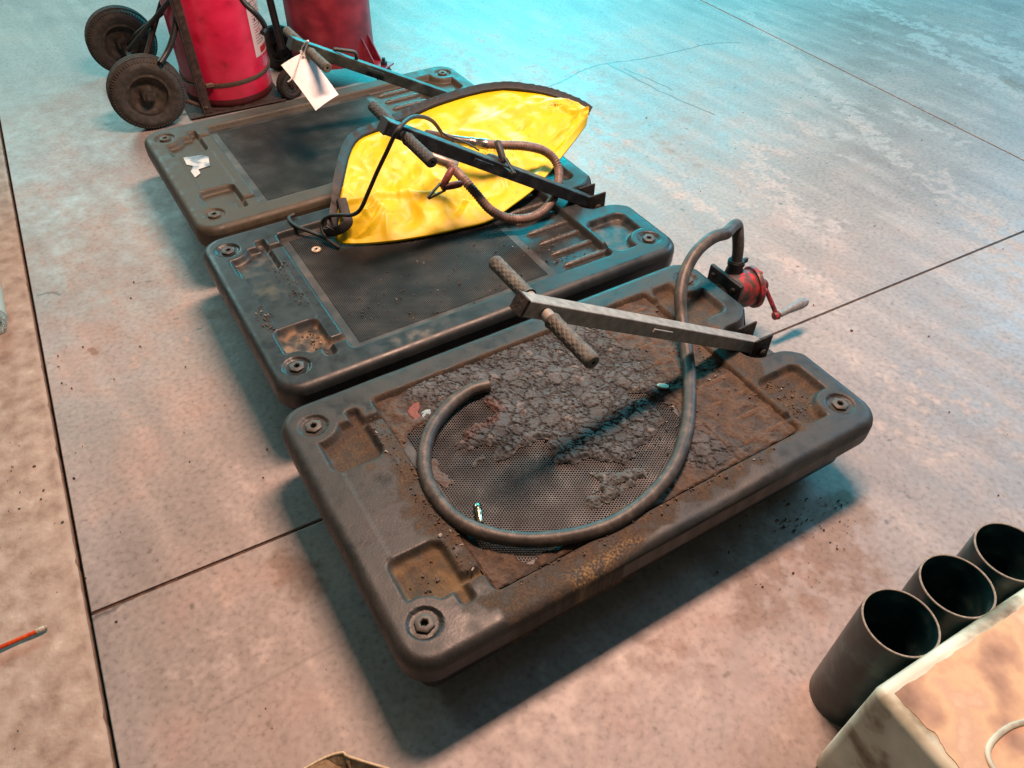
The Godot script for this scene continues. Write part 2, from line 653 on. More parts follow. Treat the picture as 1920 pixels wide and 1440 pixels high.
	for i in 2:
		for j in 2:
			part("slab", slab(slab_st(cuts_s[i] + 0.0018, cuts_s[i + 1] - 0.0018, cuts_t[j] + 0.0024, cuts_t[j + 1] - 0.0024), 0.0, 0.028, 0.003), fm, fl)
	# packed dirt that fills the sawn cross joint
	var fill := MB.new()
	fill.face([Vector3(st(-0.32, -0.978).x, -0.0035, st(-0.32, -0.978).y), Vector3(st(6.0, -0.978).x, -0.0035, st(6.0, -0.978).y), Vector3(st(6.0, -0.992).x, -0.0035, st(6.0, -0.992).y), Vector3(st(-0.32, -0.992).x, -0.0035, st(-0.32, -0.992).y)])
	structure("joint_filler", fill.commit(), mottled([[0.0, Color(0.20, 0.13, 0.10)], [0.5, Color(0.34, 0.24, 0.19)], [1.0, Color(0.46, 0.36, 0.30)]], 4.0, 0.95, 0.0, 95, 0.02))
	# rough concrete strip beyond the open joint on the left
	var rs := StandardMaterial3D.new()
	var rim := seamless(1024, 0.010, 6, 91)
	rs.albedo_texture = ramp(rim, [[0.0, Color(0.50, 0.43, 0.38)], [0.35, Color(0.60, 0.53, 0.48)], [0.55, Color(0.64, 0.575, 0.525)], [0.8, Color(0.68, 0.62, 0.57)], [1.0, Color(0.75, 0.70, 0.65)]])
	rs.uv1_triplanar = true
	rs.uv1_world_triplanar = true
	rs.uv1_scale = Vector3.ONE * 1.7
	rs.roughness = 0.92
	rs.heightmap_enabled = true
	rs.heightmap_texture = ImageTexture.create_from_image(seamless(1024, 0.03, 5, 92))
	rs.heightmap_scale = 0.12
	var edge := MB.new()
	# worn edge: two long grids with a low rounded ridge beside the joint
	var ns := 60
	var nt := 420
	var en := FastNoiseLite.new()
	en.seed = 4
	en.frequency = 9.0
	en.fractal_octaves = 4
	var en2 := FastNoiseLite.new()
	en2.seed = 8
	en2.frequency = 28.0
	en2.fractal_octaves = 3
	for j in nt + 1:
		var t := lerpf(-4.6, 1.2, float(j) / nt)
		for i in ns + 1:
			var s := -0.3325 - pow(float(i) / ns, 1.5) * 0.9
			if i == 0:
				s += minf(0.0, en2.get_noise_2d(t * 1.5, 3.0) * 0.006 + 0.001)
			var p := st(s, t)
			var d := -0.3325 - s
			var rough_in := step01(0.07, 0.12, d) * (1.0 - step01(0.55, 0.75, d))
			var y := -0.001 - 0.004 * step01(0.004, 0.0, d) + 0.0022 * exp(-pow((d - 0.052) / 0.018, 2.0))
			y += rough_in * (en.get_noise_2d(s * 2.2, t * 2.2) * 0.003 + maxf(0.0, en2.get_noise_2d(s * 1.2, t * 1.6)) * 0.0035) + en2.get_noise_2d(s, t) * 0.0006
			edge.vert(Vector3(p.x, y, p.y), floor_uv(p))
	for j in nt:
		for i in ns:
			var q := j * (ns + 1) + i
			edge.quad(q, q + 1, q + ns + 2, q + ns + 1)
	var base := edge.v.size()
	for j in nt + 1:
		edge.vert(edge.v[j * (ns + 1)])
		edge.vert(edge.v[j * (ns + 1)] - Vector3.UP * 0.028)
	for j in nt:
		var q := base + j * 2
		edge.quad(q + 2, q + 3, q + 1, q)
	edge.smooth()
	structure("concrete_strip", edge.commit(), rs)


# ---------------------------------------------------------------- drain carts
const HU := 0.54
const HV := 0.318
const CORNER := 0.06
const ROUND := 0.021


func corner_recess(u: float, v: float) -> float:
	# the four shallow trays in the corners, each cut away round its screw boss
	var a := absf(v)
	var d: float
	if u > 0.0:
		d = sdbox(u, a, 0.43, 0.179, 0.058, 0.072, 0.02)
		d = minf(d, sdbox(u, a, 0.368, 0.2135, 0.03, 0.0085, 0.004))
	else:
		d = sdbox(u, a, -0.437, 0.165, 0.05, 0.056 if v < 0.0 else 0.052, 0.018)
		d = minf(d, sdbox(u, a, -0.40, 0.197, 0.012, 0.05, 0.008))
		d = minf(d, sdbox(u, a, -0.38, 0.205, 0.03, 0.008, 0.004))
	var boss := Vector2(absf(u) - 0.48, a - 0.2437).length() - 0.05
	return maxf(d, -boss)


func cart_height(u: float, v: float) -> float:
	var y := TOP
	var d := -sdbox(u, v, 0.0, 0.0, HU, HV, CORNER)
	if d < ROUND:
		var e := clampf(ROUND - d, 0.0, ROUND)
		y -= ROUND - sqrt(maxf(ROUND * ROUND - e * e, 0.0))
	y -= 0.018 * step01(0.004, -0.006, sdbox(u, v, 0.002, 0.0, 0.354, 0.252, 0.012))
	y -= 0.05 * step01(0.002, -0.005, sdbox(u, v, -0.077, 0.0, 0.255, 0.228, 0.01))
	y -= 0.016 * step01(0.004, -0.007, corner_recess(u, v))
	var notch := sdbox(u, v, 0.50, 0.0, 0.085, 0.055, 0.035)
	var flare := sdbox(u, v, 0.58, 0.0, 0.06, 0.105, 0.05)
	var k := 0.05
	var hh := clampf(0.5 + 0.5 * (flare - notch) / k, 0.0, 1.0)
	y -= 0.055 * step01(0.006, -0.010, lerpf(flare, notch, hh) - k * hh * (1.0 - hh))
	var boss := Vector2(absf(u) - 0.48, absf(v) - 0.2437).length()
	y -= 0.005 * step01(0.029, 0.0265, boss)
	y -= 0.012 * step01(0.010, 0.0075, boss)
	y -= 0.0012 * step01(0.0012, -0.0012, sdbox(u, v, -0.4275, 0.003, 0.047, 0.112, 0.012))
	return y


func cart_uv(u: float, v: float) -> Vector2:
	return Vector2((u + 0.56) / 1.12, (v + 0.34) / 0.68)


func shell_mesh(kind: int) -> ArrayMesh:
	var b := MB.new()
	var step := 0.003
	var nu := int(ceil(2.0 * HU / step)) + 2
	var nv := int(ceil(2.0 * HV / step)) + 2
	var ids := PackedInt32Array()
	ids.resize((nu + 1) * (nv + 1))
	ids.fill(-1)
	var out := PackedFloat32Array()
	out.resize((nu + 1) * (nv + 1))
	var wob := FastNoiseLite.new()
	wob.seed = 2
	wob.frequency = 6.0
	for j in nv + 1:
		for i in nu + 1:
			out[j * (nu + 1) + i] = sdbox((i - nu * 0.5) * step, (j - nv * 0.5) * step, 0, 0, HU, HV, CORNER)
	for j in nv + 1:
		for i in nu + 1:
			var q := j * (nu + 1) + i
			if out[q] > step * 1.5:
				continue
			var u := (i - nu * 0.5) * step
			var v := (j - nv * 0.5) * step
			if out[q] > 0.0:
				var g := Vector2(sdbox(u + 0.001, v, 0, 0, HU, HV, CORNER) - sdbox(u - 0.001, v, 0, 0, HU, HV, CORNER), sdbox(u, v + 0.001, 0, 0, HU, HV, CORNER) - sdbox(u, v - 0.001, 0, 0, HU, HV, CORNER)).normalized()
				u -= g.x * out[q]
				v -= g.y * out[q]
			var sag := 0.0
			if kind == 0:
				# the near cart's front rim is bent down and worn
				sag = 0.008 * exp(-pow((u - 0.09) / 0.11, 2.0)) * step01(0.255, 0.30, v) + 0.004 * exp(-pow((u + 0.12) / 0.06, 2.0)) * step01(0.26, 0.30, v)
			ids[q] = b.vert(Vector3(u, cart_height(u, v) - sag + wob.get_noise_2d(u, v) * 0.0008, v), cart_uv(u, v))
	for j in nv:
		for i in nu:
			var q := j * (nu + 1) + i
			var k := [q, q + nu + 1, q + nu + 2, q + 1]
			var inside := false
			for x in k:
				inside = inside or out[x] < 0.0
			if inside and ids[k[0]] >= 0 and ids[k[1]] >= 0 and ids[k[2]] >= 0 and ids[k[3]] >= 0:
				b.quad(ids[k[0]], ids[k[1]], ids[k[2]], ids[k[3]])
	# the sides: a lip that tucks under, then the tank
	var prof := [[0.0014, 0.1845], [0.0, 0.176], [0.0, 0.150], [0.0015, 0.142], [0.006, 0.134], [0.014, 0.129], [0.024, 0.125], [0.029, 0.115], [0.034, 0.05], [0.042, 0.034], [0.06, 0.03]]
	var rim := []
	for cidx in 4:
		var cu: float = [1, -1, -1, 1][cidx] * (HU - CORNER)
		var cv: float = [-1, -1, 1, 1][cidx] * (HV - CORNER)
		for k in 13:
			var a := (cidx + k / 12.0) * PI / 2.0
			rim.append([Vector2(cu, cv), Vector2(cos(a), -sin(a))])
		var nx: int = (cidx + 1) % 4
		var nc := Vector2([1, -1, -1, 1][nx] * (HU - CORNER), [-1, -1, 1, 1][nx] * (HV - CORNER))
		for k in range(1, 48):
			rim.append([Vector2(cu, cv).lerp(nc, k / 48.0), Vector2(cos((cidx + 1) * PI / 2.0), -sin((cidx + 1) * PI / 2.0))])
	var m := rim.size()
	var base := b.v.size()
	for q in prof:
		for i in m:
			var p: Vector2 = rim[i][0] + rim[i][1] * (CORNER - float(q[0]))
			# where the notch opens through the edge the lip is cut down with it
			var lid := cart_height(p.x - rim[i][1].x * 0.006, p.y - rim[i][1].y * 0.006)
			var y: float = minf(q[1], lid - 0.004) if lid < 0.170 else q[1]
			b.vert(Vector3(p.x, y + wob.get_noise_2d(p.x * 0.7, p.y * 0.7 + 9.0) * 0.001, p.y), cart_uv(p.x, p.y))
	for k in prof.size() - 1:
		for i in m:
			var j := (i + 1) % m
			b.quad(base + (k + 1) * m + i, base + (k + 1) * m + j, base + k * m + j, base + k * m + i)
	var ctr := b.vert(Vector3(0, 0.03, 0), cart_uv(0, 0))
	for i in m:
		b.tri(ctr, base + (prof.size() - 1) * m + (i + 1) % m, base + (prof.size() - 1) * m + i)
	b.smooth()
	return b.commit()


# perforated sheet: a real hole for each hexagonal cell
func screen_mesh(u0: float, u1: float, v0: float, v1: float, pitch: float, hole: float) -> ArrayMesh:
	var b := MB.new()
	var dx := pitch * 0.8660254
	var margin := 0.020
	var nu := int((u1 - u0 - 2.0 * margin) / dx)
	var nv := int((v1 - v0 - 2.0 * margin) / pitch)
	var su := (u0 + u1) * 0.5 - (nu - 1) * dx * 0.5
	var sv := (v0 + v1) * 0.5 - (nv - 0.5) * pitch * 0.5
	var hexr := pitch / sqrt(3.0)
	for i in nu:
		for j in nv:
			var c := Vector3(su + i * dx, 0.0, sv + (j + (0.5 if i % 2 else 0.0)) * pitch)
			var base := b.v.size()
			for k in 6:
				var a := k * PI / 3.0
				var d := Vector3(cos(a), 0, -sin(a))
				b.vert(c + d * hexr, Vector2(c.x, c.z), Color.WHITE, Vector3.UP)
				b.vert(c + d * hole, Vector2(c.x, c.z), Color.WHITE, Vector3.UP)
				b.vert(c + d * hole, Vector2(c.x, c.z), Color.WHITE, -d)
				b.vert(c + d * hole - Vector3.UP * 0.0016, Vector2(c.x, c.z), Color.WHITE, -d)
			for k in 6:
				var p := base + k * 4
				var n := base + ((k + 1) % 6) * 4
				b.quad(p, n, n + 1, p + 1)
				b.quad(p + 2, n + 2, n + 3, p + 3)
	# solid margin round the perforated field, laid just under the cells' edge
	var iu0 := su - hexr
	var iu1 := su + (nu - 1) * dx + hexr
	var iv0 := sv - pitch * 0.25
	var iv1 := sv + (nv - 1) * pitch + pitch * 0.75
	var e := 0.0006
	for r in [[u0, u1, v0, iv0], [u0, u1, iv1, v1], [u0, iu0 + e, iv0, iv1], [iu1 - e, u1, iv0, iv1]]:
		b.face([Vector3(r[0], -e, r[3]), Vector3(r[1], -e, r[3]), Vector3(r[1], -e, r[2]), Vector3(r[0], -e, r[2])])
	for r in [[Vector3(u0, 0, v1), Vector3(u1, 0, v1)], [Vector3(u1, 0, v1), Vector3(u1, 0, v0)], [Vector3(u1, 0, v0), Vector3(u0, 0, v0)], [Vector3(u0, 0, v0), Vector3(u0, 0, v1)]]:
		var dn := Vector3.UP * 0.003
		b.face([r[0] - Vector3.UP * e, r[0] - dn, r[1] - dn, r[1] - Vector3.UP * e])
	return b.commit()


func plug_mesh() -> ArrayMesh:
	# hexagonal plug with a bored hole
	var b := MB.new()
	b.lathe(Transform3D.IDENTITY, [Vector2(0.0175, -0.006), Vector2(0.0175, 0.0035), Vector2(0.0150, 0.0055), Vector2(0.0085, 0.0055), Vector2(0.0068, 0.004), Vector2(0.0068, -0.008)], 6)
	b.lathe(Transform3D.IDENTITY, [Vector2(0.0068, -0.0075), Vector2(0.0, -0.0076)], 6)
	return b.commit()


func rib_mesh(length: float) -> ArrayMesh:
	# low rounded bar lying along x
	var b := MB.new()
	var n := 10
	for i in n + 1:
		var t := float(i) / n
		var x := (t - 0.5) * length
		var e := minf(1.0, minf(t, 1.0 - t) * length / 0.012)
		var r := 0.0092 * sqrt(clampf(1.0 - (1.0 - e) * (1.0 - e), 0.04, 1.0))
		for k in 7:
			var a := PI * k / 6.0
			b.vert(Vector3(x, sin(a) * r * 1.0, cos(a) * r), Vector2(x, a))
	for i in n:
		for k in 6:
			var q := i * 7 + k
			b.quad(q, q + 7, q + 8, q + 1)
	b.smooth()
	return b.commit()


func grip_mesh() -> ArrayMesh:
	# moulded rubber grip along y with a real diamond knurl
	var b := MB.new()
	var seg := 48
	var n := 66
	var len := 0.115
	for i in n + 1:
		var t := float(i) / n
		for k in seg + 1:
			var a := TAU * k / seg
			var r := 0.0137
			if t > 0.04 and t < 0.90:
				var p := fposmod(a / TAU * 9.0 + t * 8.0, 1.0)
				var q := fposmod(a / TAU * 9.0 - t * 8.0, 1.0)
				var g := minf(minf(p, 1.0 - p), minf(q, 1.0 - q))
				r -= 0.0013 * step01(0.16, 0.04, g)
			if t > 0.97:
				r -= 0.002 * (t - 0.97) / 0.03
			if t < 0.03:
				r += 0.0012
			b.vert(Vector3(cos(a) * r, t * len, -sin(a) * r), Vector2(float(k) / seg, t))
	for i in n:
		for k in seg:
			var q := i * (seg + 1) + k
			b.quad(q, q + 1, q + seg + 2, q + seg + 1)
	b.smooth()
	b.lathe(Transform3D.IDENTITY, [Vector2(0.0117, len), Vector2(0.0110, len + 0.0008), Vector2(0.0035, len + 0.0008), Vector2(0.003, len - 0.012), Vector2(0, len - 0.012)], 20)
	return b.commit()


func cart_texture(kind: int) -> Array:
	var w := 896
	var h := 544
	var a := noise_img(w, h, 0.006, 4, 100 + kind)
	var m := noise_img(w, h, 0.03, 5, 110 + kind)
	var f := noise_img(w, h, 0.2, 3, 120 + kind)
	var st_ := noise_img(w, h, 0.013, 5, 130 + kind)
	var out := PackedByteArray()
	out.resize(w * h * 3)
	var rough := PackedByteArray()
	rough.resize(w * h)
	var bump := PackedByteArray()
	bump.resize(w * h)
	var plastic: Color = [Color(0.21, 0.225, 0.23), Color(0.205, 0.235, 0.245), Color(0.255, 0.25, 0.235)][kind]
	var dust: Color = [Color(0.325, 0.305, 0.27), Color(0.29, 0.30, 0.295), Color(0.40, 0.36, 0.28)][kind]
	var dust_amount: float = [0.5, 0.22, 0.95][kind]
	var mud := Color(0.34, 0.265, 0.19)
	var tan_ := Color(0.47, 0.39, 0.27)
	var front := PackedVector2Array([Vector2(-0.3937, 0.2537), Vector2(-0.3216, 0.3345), Vector2(-0.1875, 0.3243), Vector2(-0.0530, 0.2991), Vector2(0.0338, 0.2837), Vector2(0.1698, 0.2927), Vector2(0.3186, 0.2568), Vector2(0.3128, 0.2040), Vector2(-0.0345, 0.2299), Vector2(-0.2283, 0.2401)])
	var ochre := PackedVector2Array([Vector2(-0.2387, 0.2882), Vector2(-0.2298, 0.3224), Vector2(-0.1646, 0.3082), Vector2(-0.1072, 0.2928), Vector2(-0.0687, 0.2963), Vector2(-0.1086, 0.2793), Vector2(-0.1820, 0.2858)])
	# scratches and scuffs rubbed into the plastic
	var scr := PackedFloat32Array()
	scr.resize(w * h)
	var rs := RandomNumberGenerator.new()
	rs.seed = 700 + kind
	for i in 420:
		var p := Vector2(rs.randf() * w, rs.randf() * h)
		var dir := Vector2.from_angle(rs.randf_range(-0.7, 0.7) + (PI * 0.5 if rs.randf() > 0.7 else 0.0))
		var ln := int(rs.randf_range(4, 60) * (0.4 if i % 3 else 1.0))
		var am := rs.randf_range(0.15, 0.7)
		for k in ln:
			p += dir
			dir = dir.rotated(rs.randf_range(-0.03, 0.03))
			if p.x >= 0 and p.x < w and p.y >= 0 and p.y < h:
				scr[int(p.y) * w + int(p.x)] = am
	for y in h:
		for x in w:
			var q := y * w + x
			var u := x * 1.12 / w - 0.56
			var v := y * 0.68 / h - 0.34
			var na := a[q] / 255.0
			var nm := m[q] / 255.0
			var nf := f[q] / 255.0
			var ns := st_[q] / 255.0
			var d := clampf(dust_amount + (na - 0.5) * 0.7 + (nm - 0.5) * 0.5, 0.0, 1.0)
			var c := plastic.lerp(dust, d * 0.8)
			c = c * ([0.60, 0.58, 0.70][kind] + (nf - 0.5) * 0.16 + (nm - 0.5) * 0.06)
			c = c.lerp(Color(0.42, 0.41, 0.39), scr[q] * 0.35)
			var rg := 0.40 + d * 0.22 + (nm - 0.5) * 0.12
			var bp := 0.5 + (nf - 0.5) * 0.2
			if kind == 1:
				# rusty drips on the label panel, dried dust in the front tray
				var sp := Vector2((u + 0.445) / 0.035, (v + 0.035) / 0.045).length()
				var k1 := clampf((1.0 - sp) * 1.2 + (nm - 0.55) * 1.5, 0.0, 1.0)
				c = c.lerp(Color(0.32, 0.29, 0.22), k1 * 0.7)
				var tr := step01(0.006, -0.006, corner_recess(u, v))
				if v > 0.0 and u < 0.0:
					c = c.lerp(Color(0.45, 0.37, 0.29), tr * clampf(0.45 + (nm - 0.45) * 2.0, 0.0, 1.0))
					rg = lerpf(rg, 0.9, tr * 0.8)
				elif tr > 0.0:
					c = c.lerp(Color(0.33, 0.30, 0.27), tr * clampf(0.35 + (nm - 0.5) * 1.5, 0.0, 1.0))
				var fr := step01(0.03, 0.005, absf(v - 0.283)) * step01(-0.33, -0.24, u) * step01(-0.10, -0.2, u)
				c = c.lerp(Color(0.36, 0.32, 0.27), fr * clampf((nm - 0.4) * 2.0, 0.0, 0.8))
			elif kind == 0:
				# mud caked over the right end, the label panel and the front rim
				var md := 0.0
				md = maxf(md, step01(0.30, 0.40, u) * (1.0 - step01(0.40, 0.46, u + (ns - 0.5) * 0.16)) * step01(0.27, 0.24, absf(v) + (nm - 0.5) * 0.04))
				md = maxf(md, 0.75 * step01(-0.43, -0.37, u + (ns - 0.5) * 0.16) * step01(-0.33, -0.355, u) * step01(0.27, 0.2, absf(v)))
				var dd := inpoly(Vector2(u, v), front)
				md = maxf(md, 0.8 * step01(0.006, -0.012, dd + (nm - 0.5) * 0.03 + (ns - 0.5) * 0.05))
				md = maxf(md, step01(-0.36, -0.345, u) * step01(0.37, 0.36, u) * step01(0.265, 0.25, absf(v)))
				md = maxf(md, step01(0.006, -0.01, corner_recess(u, v) + (nm - 0.5) * 0.04) * 0.9)
				md = clampf(md * 1.1 + (nm - 0.5) * 0.9 * sign(md), 0.0, 1.0)
				c = c.lerp(mud * (0.78 + (nm - 0.5) * 0.5 + (nf - 0.5) * 0.5), md * 0.8)
				rg = lerpf(rg, 0.93, md)
				bp += md * ((nm - 0.5) * 0.5 + (nf - 0.5) * 0.4)
				var trf := step01(0.004, -0.006, corner_recess(u, v))
				if v > 0.0 and u < 0.0:
					var k2 := trf * clampf(0.75 + (ns - 0.5) * 1.5, 0.0, 1.0)
					c = c.lerp(tan_ * (0.85 + (nm - 0.5) * 0.6), k2 * 0.9)
				var oc := step01(0.012, -0.006, inpoly(Vector2(u, v), ochre) + (nm - 0.5) * 0.02)
				if oc > 0.0:
					c = c.lerp(Color(0.56, 0.46, 0.29), oc * clampf(0.2 + (nf - 0.5) * 1.6 + (nm - 0.5), 0.0, 0.9))
			# tank well under the screen painted black to deepen shade behind the holes
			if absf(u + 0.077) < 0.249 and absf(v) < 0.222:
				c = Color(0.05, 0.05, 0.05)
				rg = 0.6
			out[q * 3] = int(clampf(c.r, 0.0, 1.0) * 255.0)
			out[q * 3 + 1] = int(clampf(c.g, 0.0, 1.0) * 255.0)
			out[q * 3 + 2] = int(clampf(c.b, 0.0, 1.0) * 255.0)
			rough[q] = int(clampf(rg, 0.25, 1.0) * 255.0)
			bump[q] = int(clampf(bp, 0.0, 1.0) * 255.0)
	return [ImageTexture.create_from_image(Image.create_from_data(w, h, false, Image.FORMAT_RGB8, out)), ImageTexture.create_from_image(Image.create_from_data(w, h, false, Image.FORMAT_L8, rough)), ImageTexture.create_from_image(Image.create_from_data(w, h, false, Image.FORMAT_L8, bump))]


func cart_material(kind: int) -> StandardMaterial3D:
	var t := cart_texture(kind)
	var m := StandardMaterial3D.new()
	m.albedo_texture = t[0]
	m.roughness = 1.0
	m.roughness_texture = t[1]
	m.heightmap_enabled = true
	m.heightmap_texture = t[2]
	m.heightmap_scale = 0.10 if kind == 0 else 0.03
	m.texture_repeat = false
	return m


# dried mud on the near cart's screen: plates of crust split by cracks, with a ragged edge
func crust_mesh() -> ArrayMesh:
	var b := MB.new()
	var step := 0.0017
	var u0 := -0.352
	var v0 := -0.248
	var nu := int(0.708 / step)
	var nv := int(0.496 / step)
	var bare := [
		PackedVector2Array([Vector2(-0.3468, -0.1248), Vector2(-0.2907, -0.1490), Vector2(-0.1640, -0.1793), Vector2(-0.1465, -0.0989), Vector2(-0.2111, -0.0944), Vector2(-0.2682, -0.0554), Vector2(-0.2007, -0.0270), Vector2(-0.2076, 0.0154), Vector2(-0.1562, 0.0100), Vector2(-0.1175, -0.0024), Vector2(-0.0962, 0.0132), Vector2(-0.1102, 0.0722), Vector2(-0.0762, 0.0951), Vector2(-0.0508, 0.0947), Vector2(-0.0300, 0.1099), Vector2(0.0038, 0.1418), Vector2(0.0733, 0.1200), Vector2(0.1419, 0.0857), Vector2(0.1467, 0.0276), Vector2(0.1253, 0.0009), Vector2(0.1467, 0.0007), Vector2(0.1900, 0.0704), Vector2(0.1654, 0.1246), Vector2(0.0830, 0.1851), Vector2(-0.0045, 0.2179), Vector2(-0.0856, 0.2190), Vector2(-0.1727, 0.2339), Vector2(-0.2767, 0.2228), Vector2(-0.3361, 0.1505), Vector2(-0.3474, 0.0518), Vector2(-0.3554, -0.0529)]),
	]
	var clumps := [
		PackedVector2Array([Vector2(-0.0698, 0.1214), Vector2(-0.0263, 0.1394), Vector2(0.0223, 0.1678), Vector2(0.0207, 0.1862), Vector2(-0.0237, 0.1778), Vector2(-0.0573, 0.1727), Vector2(-0.0947, 0.1650), Vector2(-0.0672, 0.1524)]),
		PackedVector2Array([Vector2(-0.3380, -0.0653), Vector2(-0.3086, -0.0558), Vector2(-0.3049, 0.0133), Vector2(-0.3210, 0.0183), Vector2(-0.3379, -0.0205)]),
		PackedVector2Array([Vector2(-0.1196, 0.1575), Vector2(-0.0818, 0.1726), Vector2(-0.0116, 0.1703), Vector2(-0.0107, 0.1855), Vector2(-0.0918, 0.1947), Vector2(-0.1157, 0.1945)]),
		PackedVector2Array([Vector2(-0.2542, -0.0164), Vector2(-0.2243, -0.0173), Vector2(-0.2593, 0.0032)]),
	]
	var edge := FastNoiseLite.new()
	edge.seed = 15
	edge.frequency = 26.0
	edge.fractal_octaves = 4
	var low := FastNoiseLite.new()
	low.seed = 16
	low.frequency = 9.0
	low.fractal_octaves = 3
	var cell := FastNoiseLite.new()
	cell.noise_type = FastNoiseLite.TYPE_CELLULAR
	cell.seed = 17
	cell.frequency = 74.0
	cell.fractal_type = FastNoiseLite.FRACTAL_NONE
	cell.cellular_return_type = FastNoiseLite.RETURN_DISTANCE2_SUB
	cell.domain_warp_enabled = true
	cell.domain_warp_frequency = 60.0
	cell.domain_warp_amplitude = 0.012
	var big := FastNoiseLite.new()
	big.noise_type = FastNoiseLite.TYPE_CELLULAR
	big.seed = 18
	big.frequency = 32.0
	big.fractal_type = FastNoiseLite.FRACTAL_NONE
	big.cellular_return_type = FastNoiseLite.RETURN_DISTANCE2_SUB
	big.domain_warp_enabled = true
	big.domain_warp_frequency = 40.0
	big.domain_warp_amplitude = 0.02
	var plate := FastNoiseLite.new()
	plate.noise_type = FastNoiseLite.TYPE_CELLULAR
	plate.seed = 17
	plate.frequency = 74.0
	plate.fractal_type = FastNoiseLite.FRACTAL_NONE
	plate.cellular_return_type = FastNoiseLite.RETURN_CELL_VALUE
	plate.domain_warp_enabled = true
	plate.domain_warp_frequency = 60.0
	plate.domain_warp_amplitude = 0.012
	var grit := FastNoiseLite.new()
	grit.seed = 19
	grit.frequency = 120.0
	grit.fractal_octaves = 3
	var ids := PackedInt32Array()
	ids.resize((nu + 1) * (nv + 1))
	ids.fill(-1)
	var red_at := [Vector2(-0.2313, -0.1062), Vector2(-0.1747, -0.1153), Vector2(-0.3278, -0.0074)]
	for j in nv + 1:
		for i in nu + 1:
			var u := u0 + i * step
			var v := v0 + j * step
			var p := Vector2(u, v)
			var e := edge.get_noise_2d(u, v)
			var lw := low.get_noise_2d(u, v)
			var d := inpoly(p, bare[0])
			var clump := 1e9
			if d < 0.02:
				for k in clumps:
					clump = minf(clump, inpoly(p, k))
			# positive: crust thickness above the screen
			var t := maxf(d, -clump * 1.3)
			t += e * 0.014 + lw * 0.006
			if t < 0.0:
				continue
			# how thick the crust is: heavy in the middle, a film along the rims and on the right
			var heavy := step01(0.245, 0.17, u + lw * 0.06) * step01(-0.31, -0.25, u + lw * 0.05) * step01(0.235, 0.19, v + lw * 0.05)
			var ramp_ := step01(0.0, 0.012, t)
			var c1 := cell.get_noise_2d(u, v) * 0.5 + 0.5
			var c2 := big.get_noise_2d(u, v) * 0.5 + 0.5
			var crack := minf(lerpf(step01(0.0, 0.05, c1), 1.0, 0.85 * step01(-0.05, 0.3, low.get_noise_2d(u * 1.7 + 3.0, v * 1.7))), step01(0.0, 0.045, c2))
			var cv := plate.get_noise_2d(u, v)
			var y := 0.0012 + ramp_ * (0.0022 + (1.0 - heavy) * (e * 0.0042 + lw * 0.003) + heavy * (0.0062 + lw * 0.006 + cv * 0.0009 + e * 0.0009))
			y += grit.get_noise_2d(u, v) * (0.0011 - heavy * 0.0007)
			y -= heavy * (1.0 - crack) * 0.0075 * ramp_
			# cracks along the sheet's edges
			var seam := minf(absf(u - 0.2), minf(absf(u + 0.352), absf(v - 0.248)))
			y -= 0.003 * step01(0.004, 0.001, seam + e * 0.001)
			y = maxf(y, 0.0004)
			var grey := Color(0.062, 0.068, 0.072).lerp(Color(0.135, 0.148, 0.155), clampf(0.4 + cv * 0.22 + lw * 0.7 + e * 0.5, 0.0, 1.0))
			var rust := Color(0.060, 0.042, 0.030).lerp(Color(0.125, 0.078, 0.047), clampf(0.45 + e * 1.2 + lw * 0.5, 0.0, 1.0))
			var col := rust.lerp(grey, heavy)
			var red := 0.0
			for r in red_at:
				red = maxf(red, 1.0 - p.distance_to(r) / 0.055)
			red = clampf(red * 2.2 + e * 1.2, 0.0, 1.0) * step01(0.0, 0.15, red)
			col = col.lerp(Color(0.17, 0.085, 0.065), red * 0.75)
			if clump < 0.012:
				col = col.lerp(Color(0.13, 0.14, 0.135), 0.6)
			if cv > 0.93:
				col = col.lerp(Color(0.24, 0.22, 0.20), 0.6 * heavy)
			col = col * (0.58 + grit.get_noise_2d(v * 1.3, u * 1.3) * 0.28)
			ids[j * (nu + 1) + i] = b.vert(Vector3(u, y, v), Vector2(u, v), col)
	for j in nv:
		for i in nu:
			var q := j * (nu + 1) + i
			if ids[q] >= 0 and ids[q + 1] >= 0 and ids[q + nu + 1] >= 0 and ids[q + nu + 2] >= 0:
				b.quad(ids[q], ids[q + nu + 1], ids[q + nu + 2], ids[q + 1])
	b.smooth()
	return b.commit()


# loose crumbs strewn over an area of a cart, joined
func crumbs_mesh(spots: Array, sd: int, small := 0.0012, large := 0.004) -> ArrayMesh:
	var b := MB.new()
	var r := RandomNumberGenerator.new()
	r.seed = sd
	for s in spots:
		for i in s[3]:
			var a := r.randf() * TAU
			var k := sqrt(r.randf())
			var p := Vector3(s[0].x + cos(a) * k * s[1], s[0].y, s[0].z + sin(a) * k * s[2])
			var q := lerpf(small, large, pow(r.randf(), 3.0))
			var turn := Transform3D(Basis.from_euler(Vector3(r.randf() * 3.0, r.randf() * 6.0, r.randf() * 3.0)), p + Vector3.UP * q * 0.35)
			var c := Color(0.11, 0.08, 0.055).lerp(Color(0.06, 0.048, 0.04), r.randf())
			if r.randf() > 0.93:
				c = Color(0.3, 0.27, 0.22)
			b.rbox(turn, Vector3(q * r.randf_range(1.0, 2.0), q * 0.8, q * r.randf_range(0.8, 1.3)), q * 0.25, c)
	return b.commit()


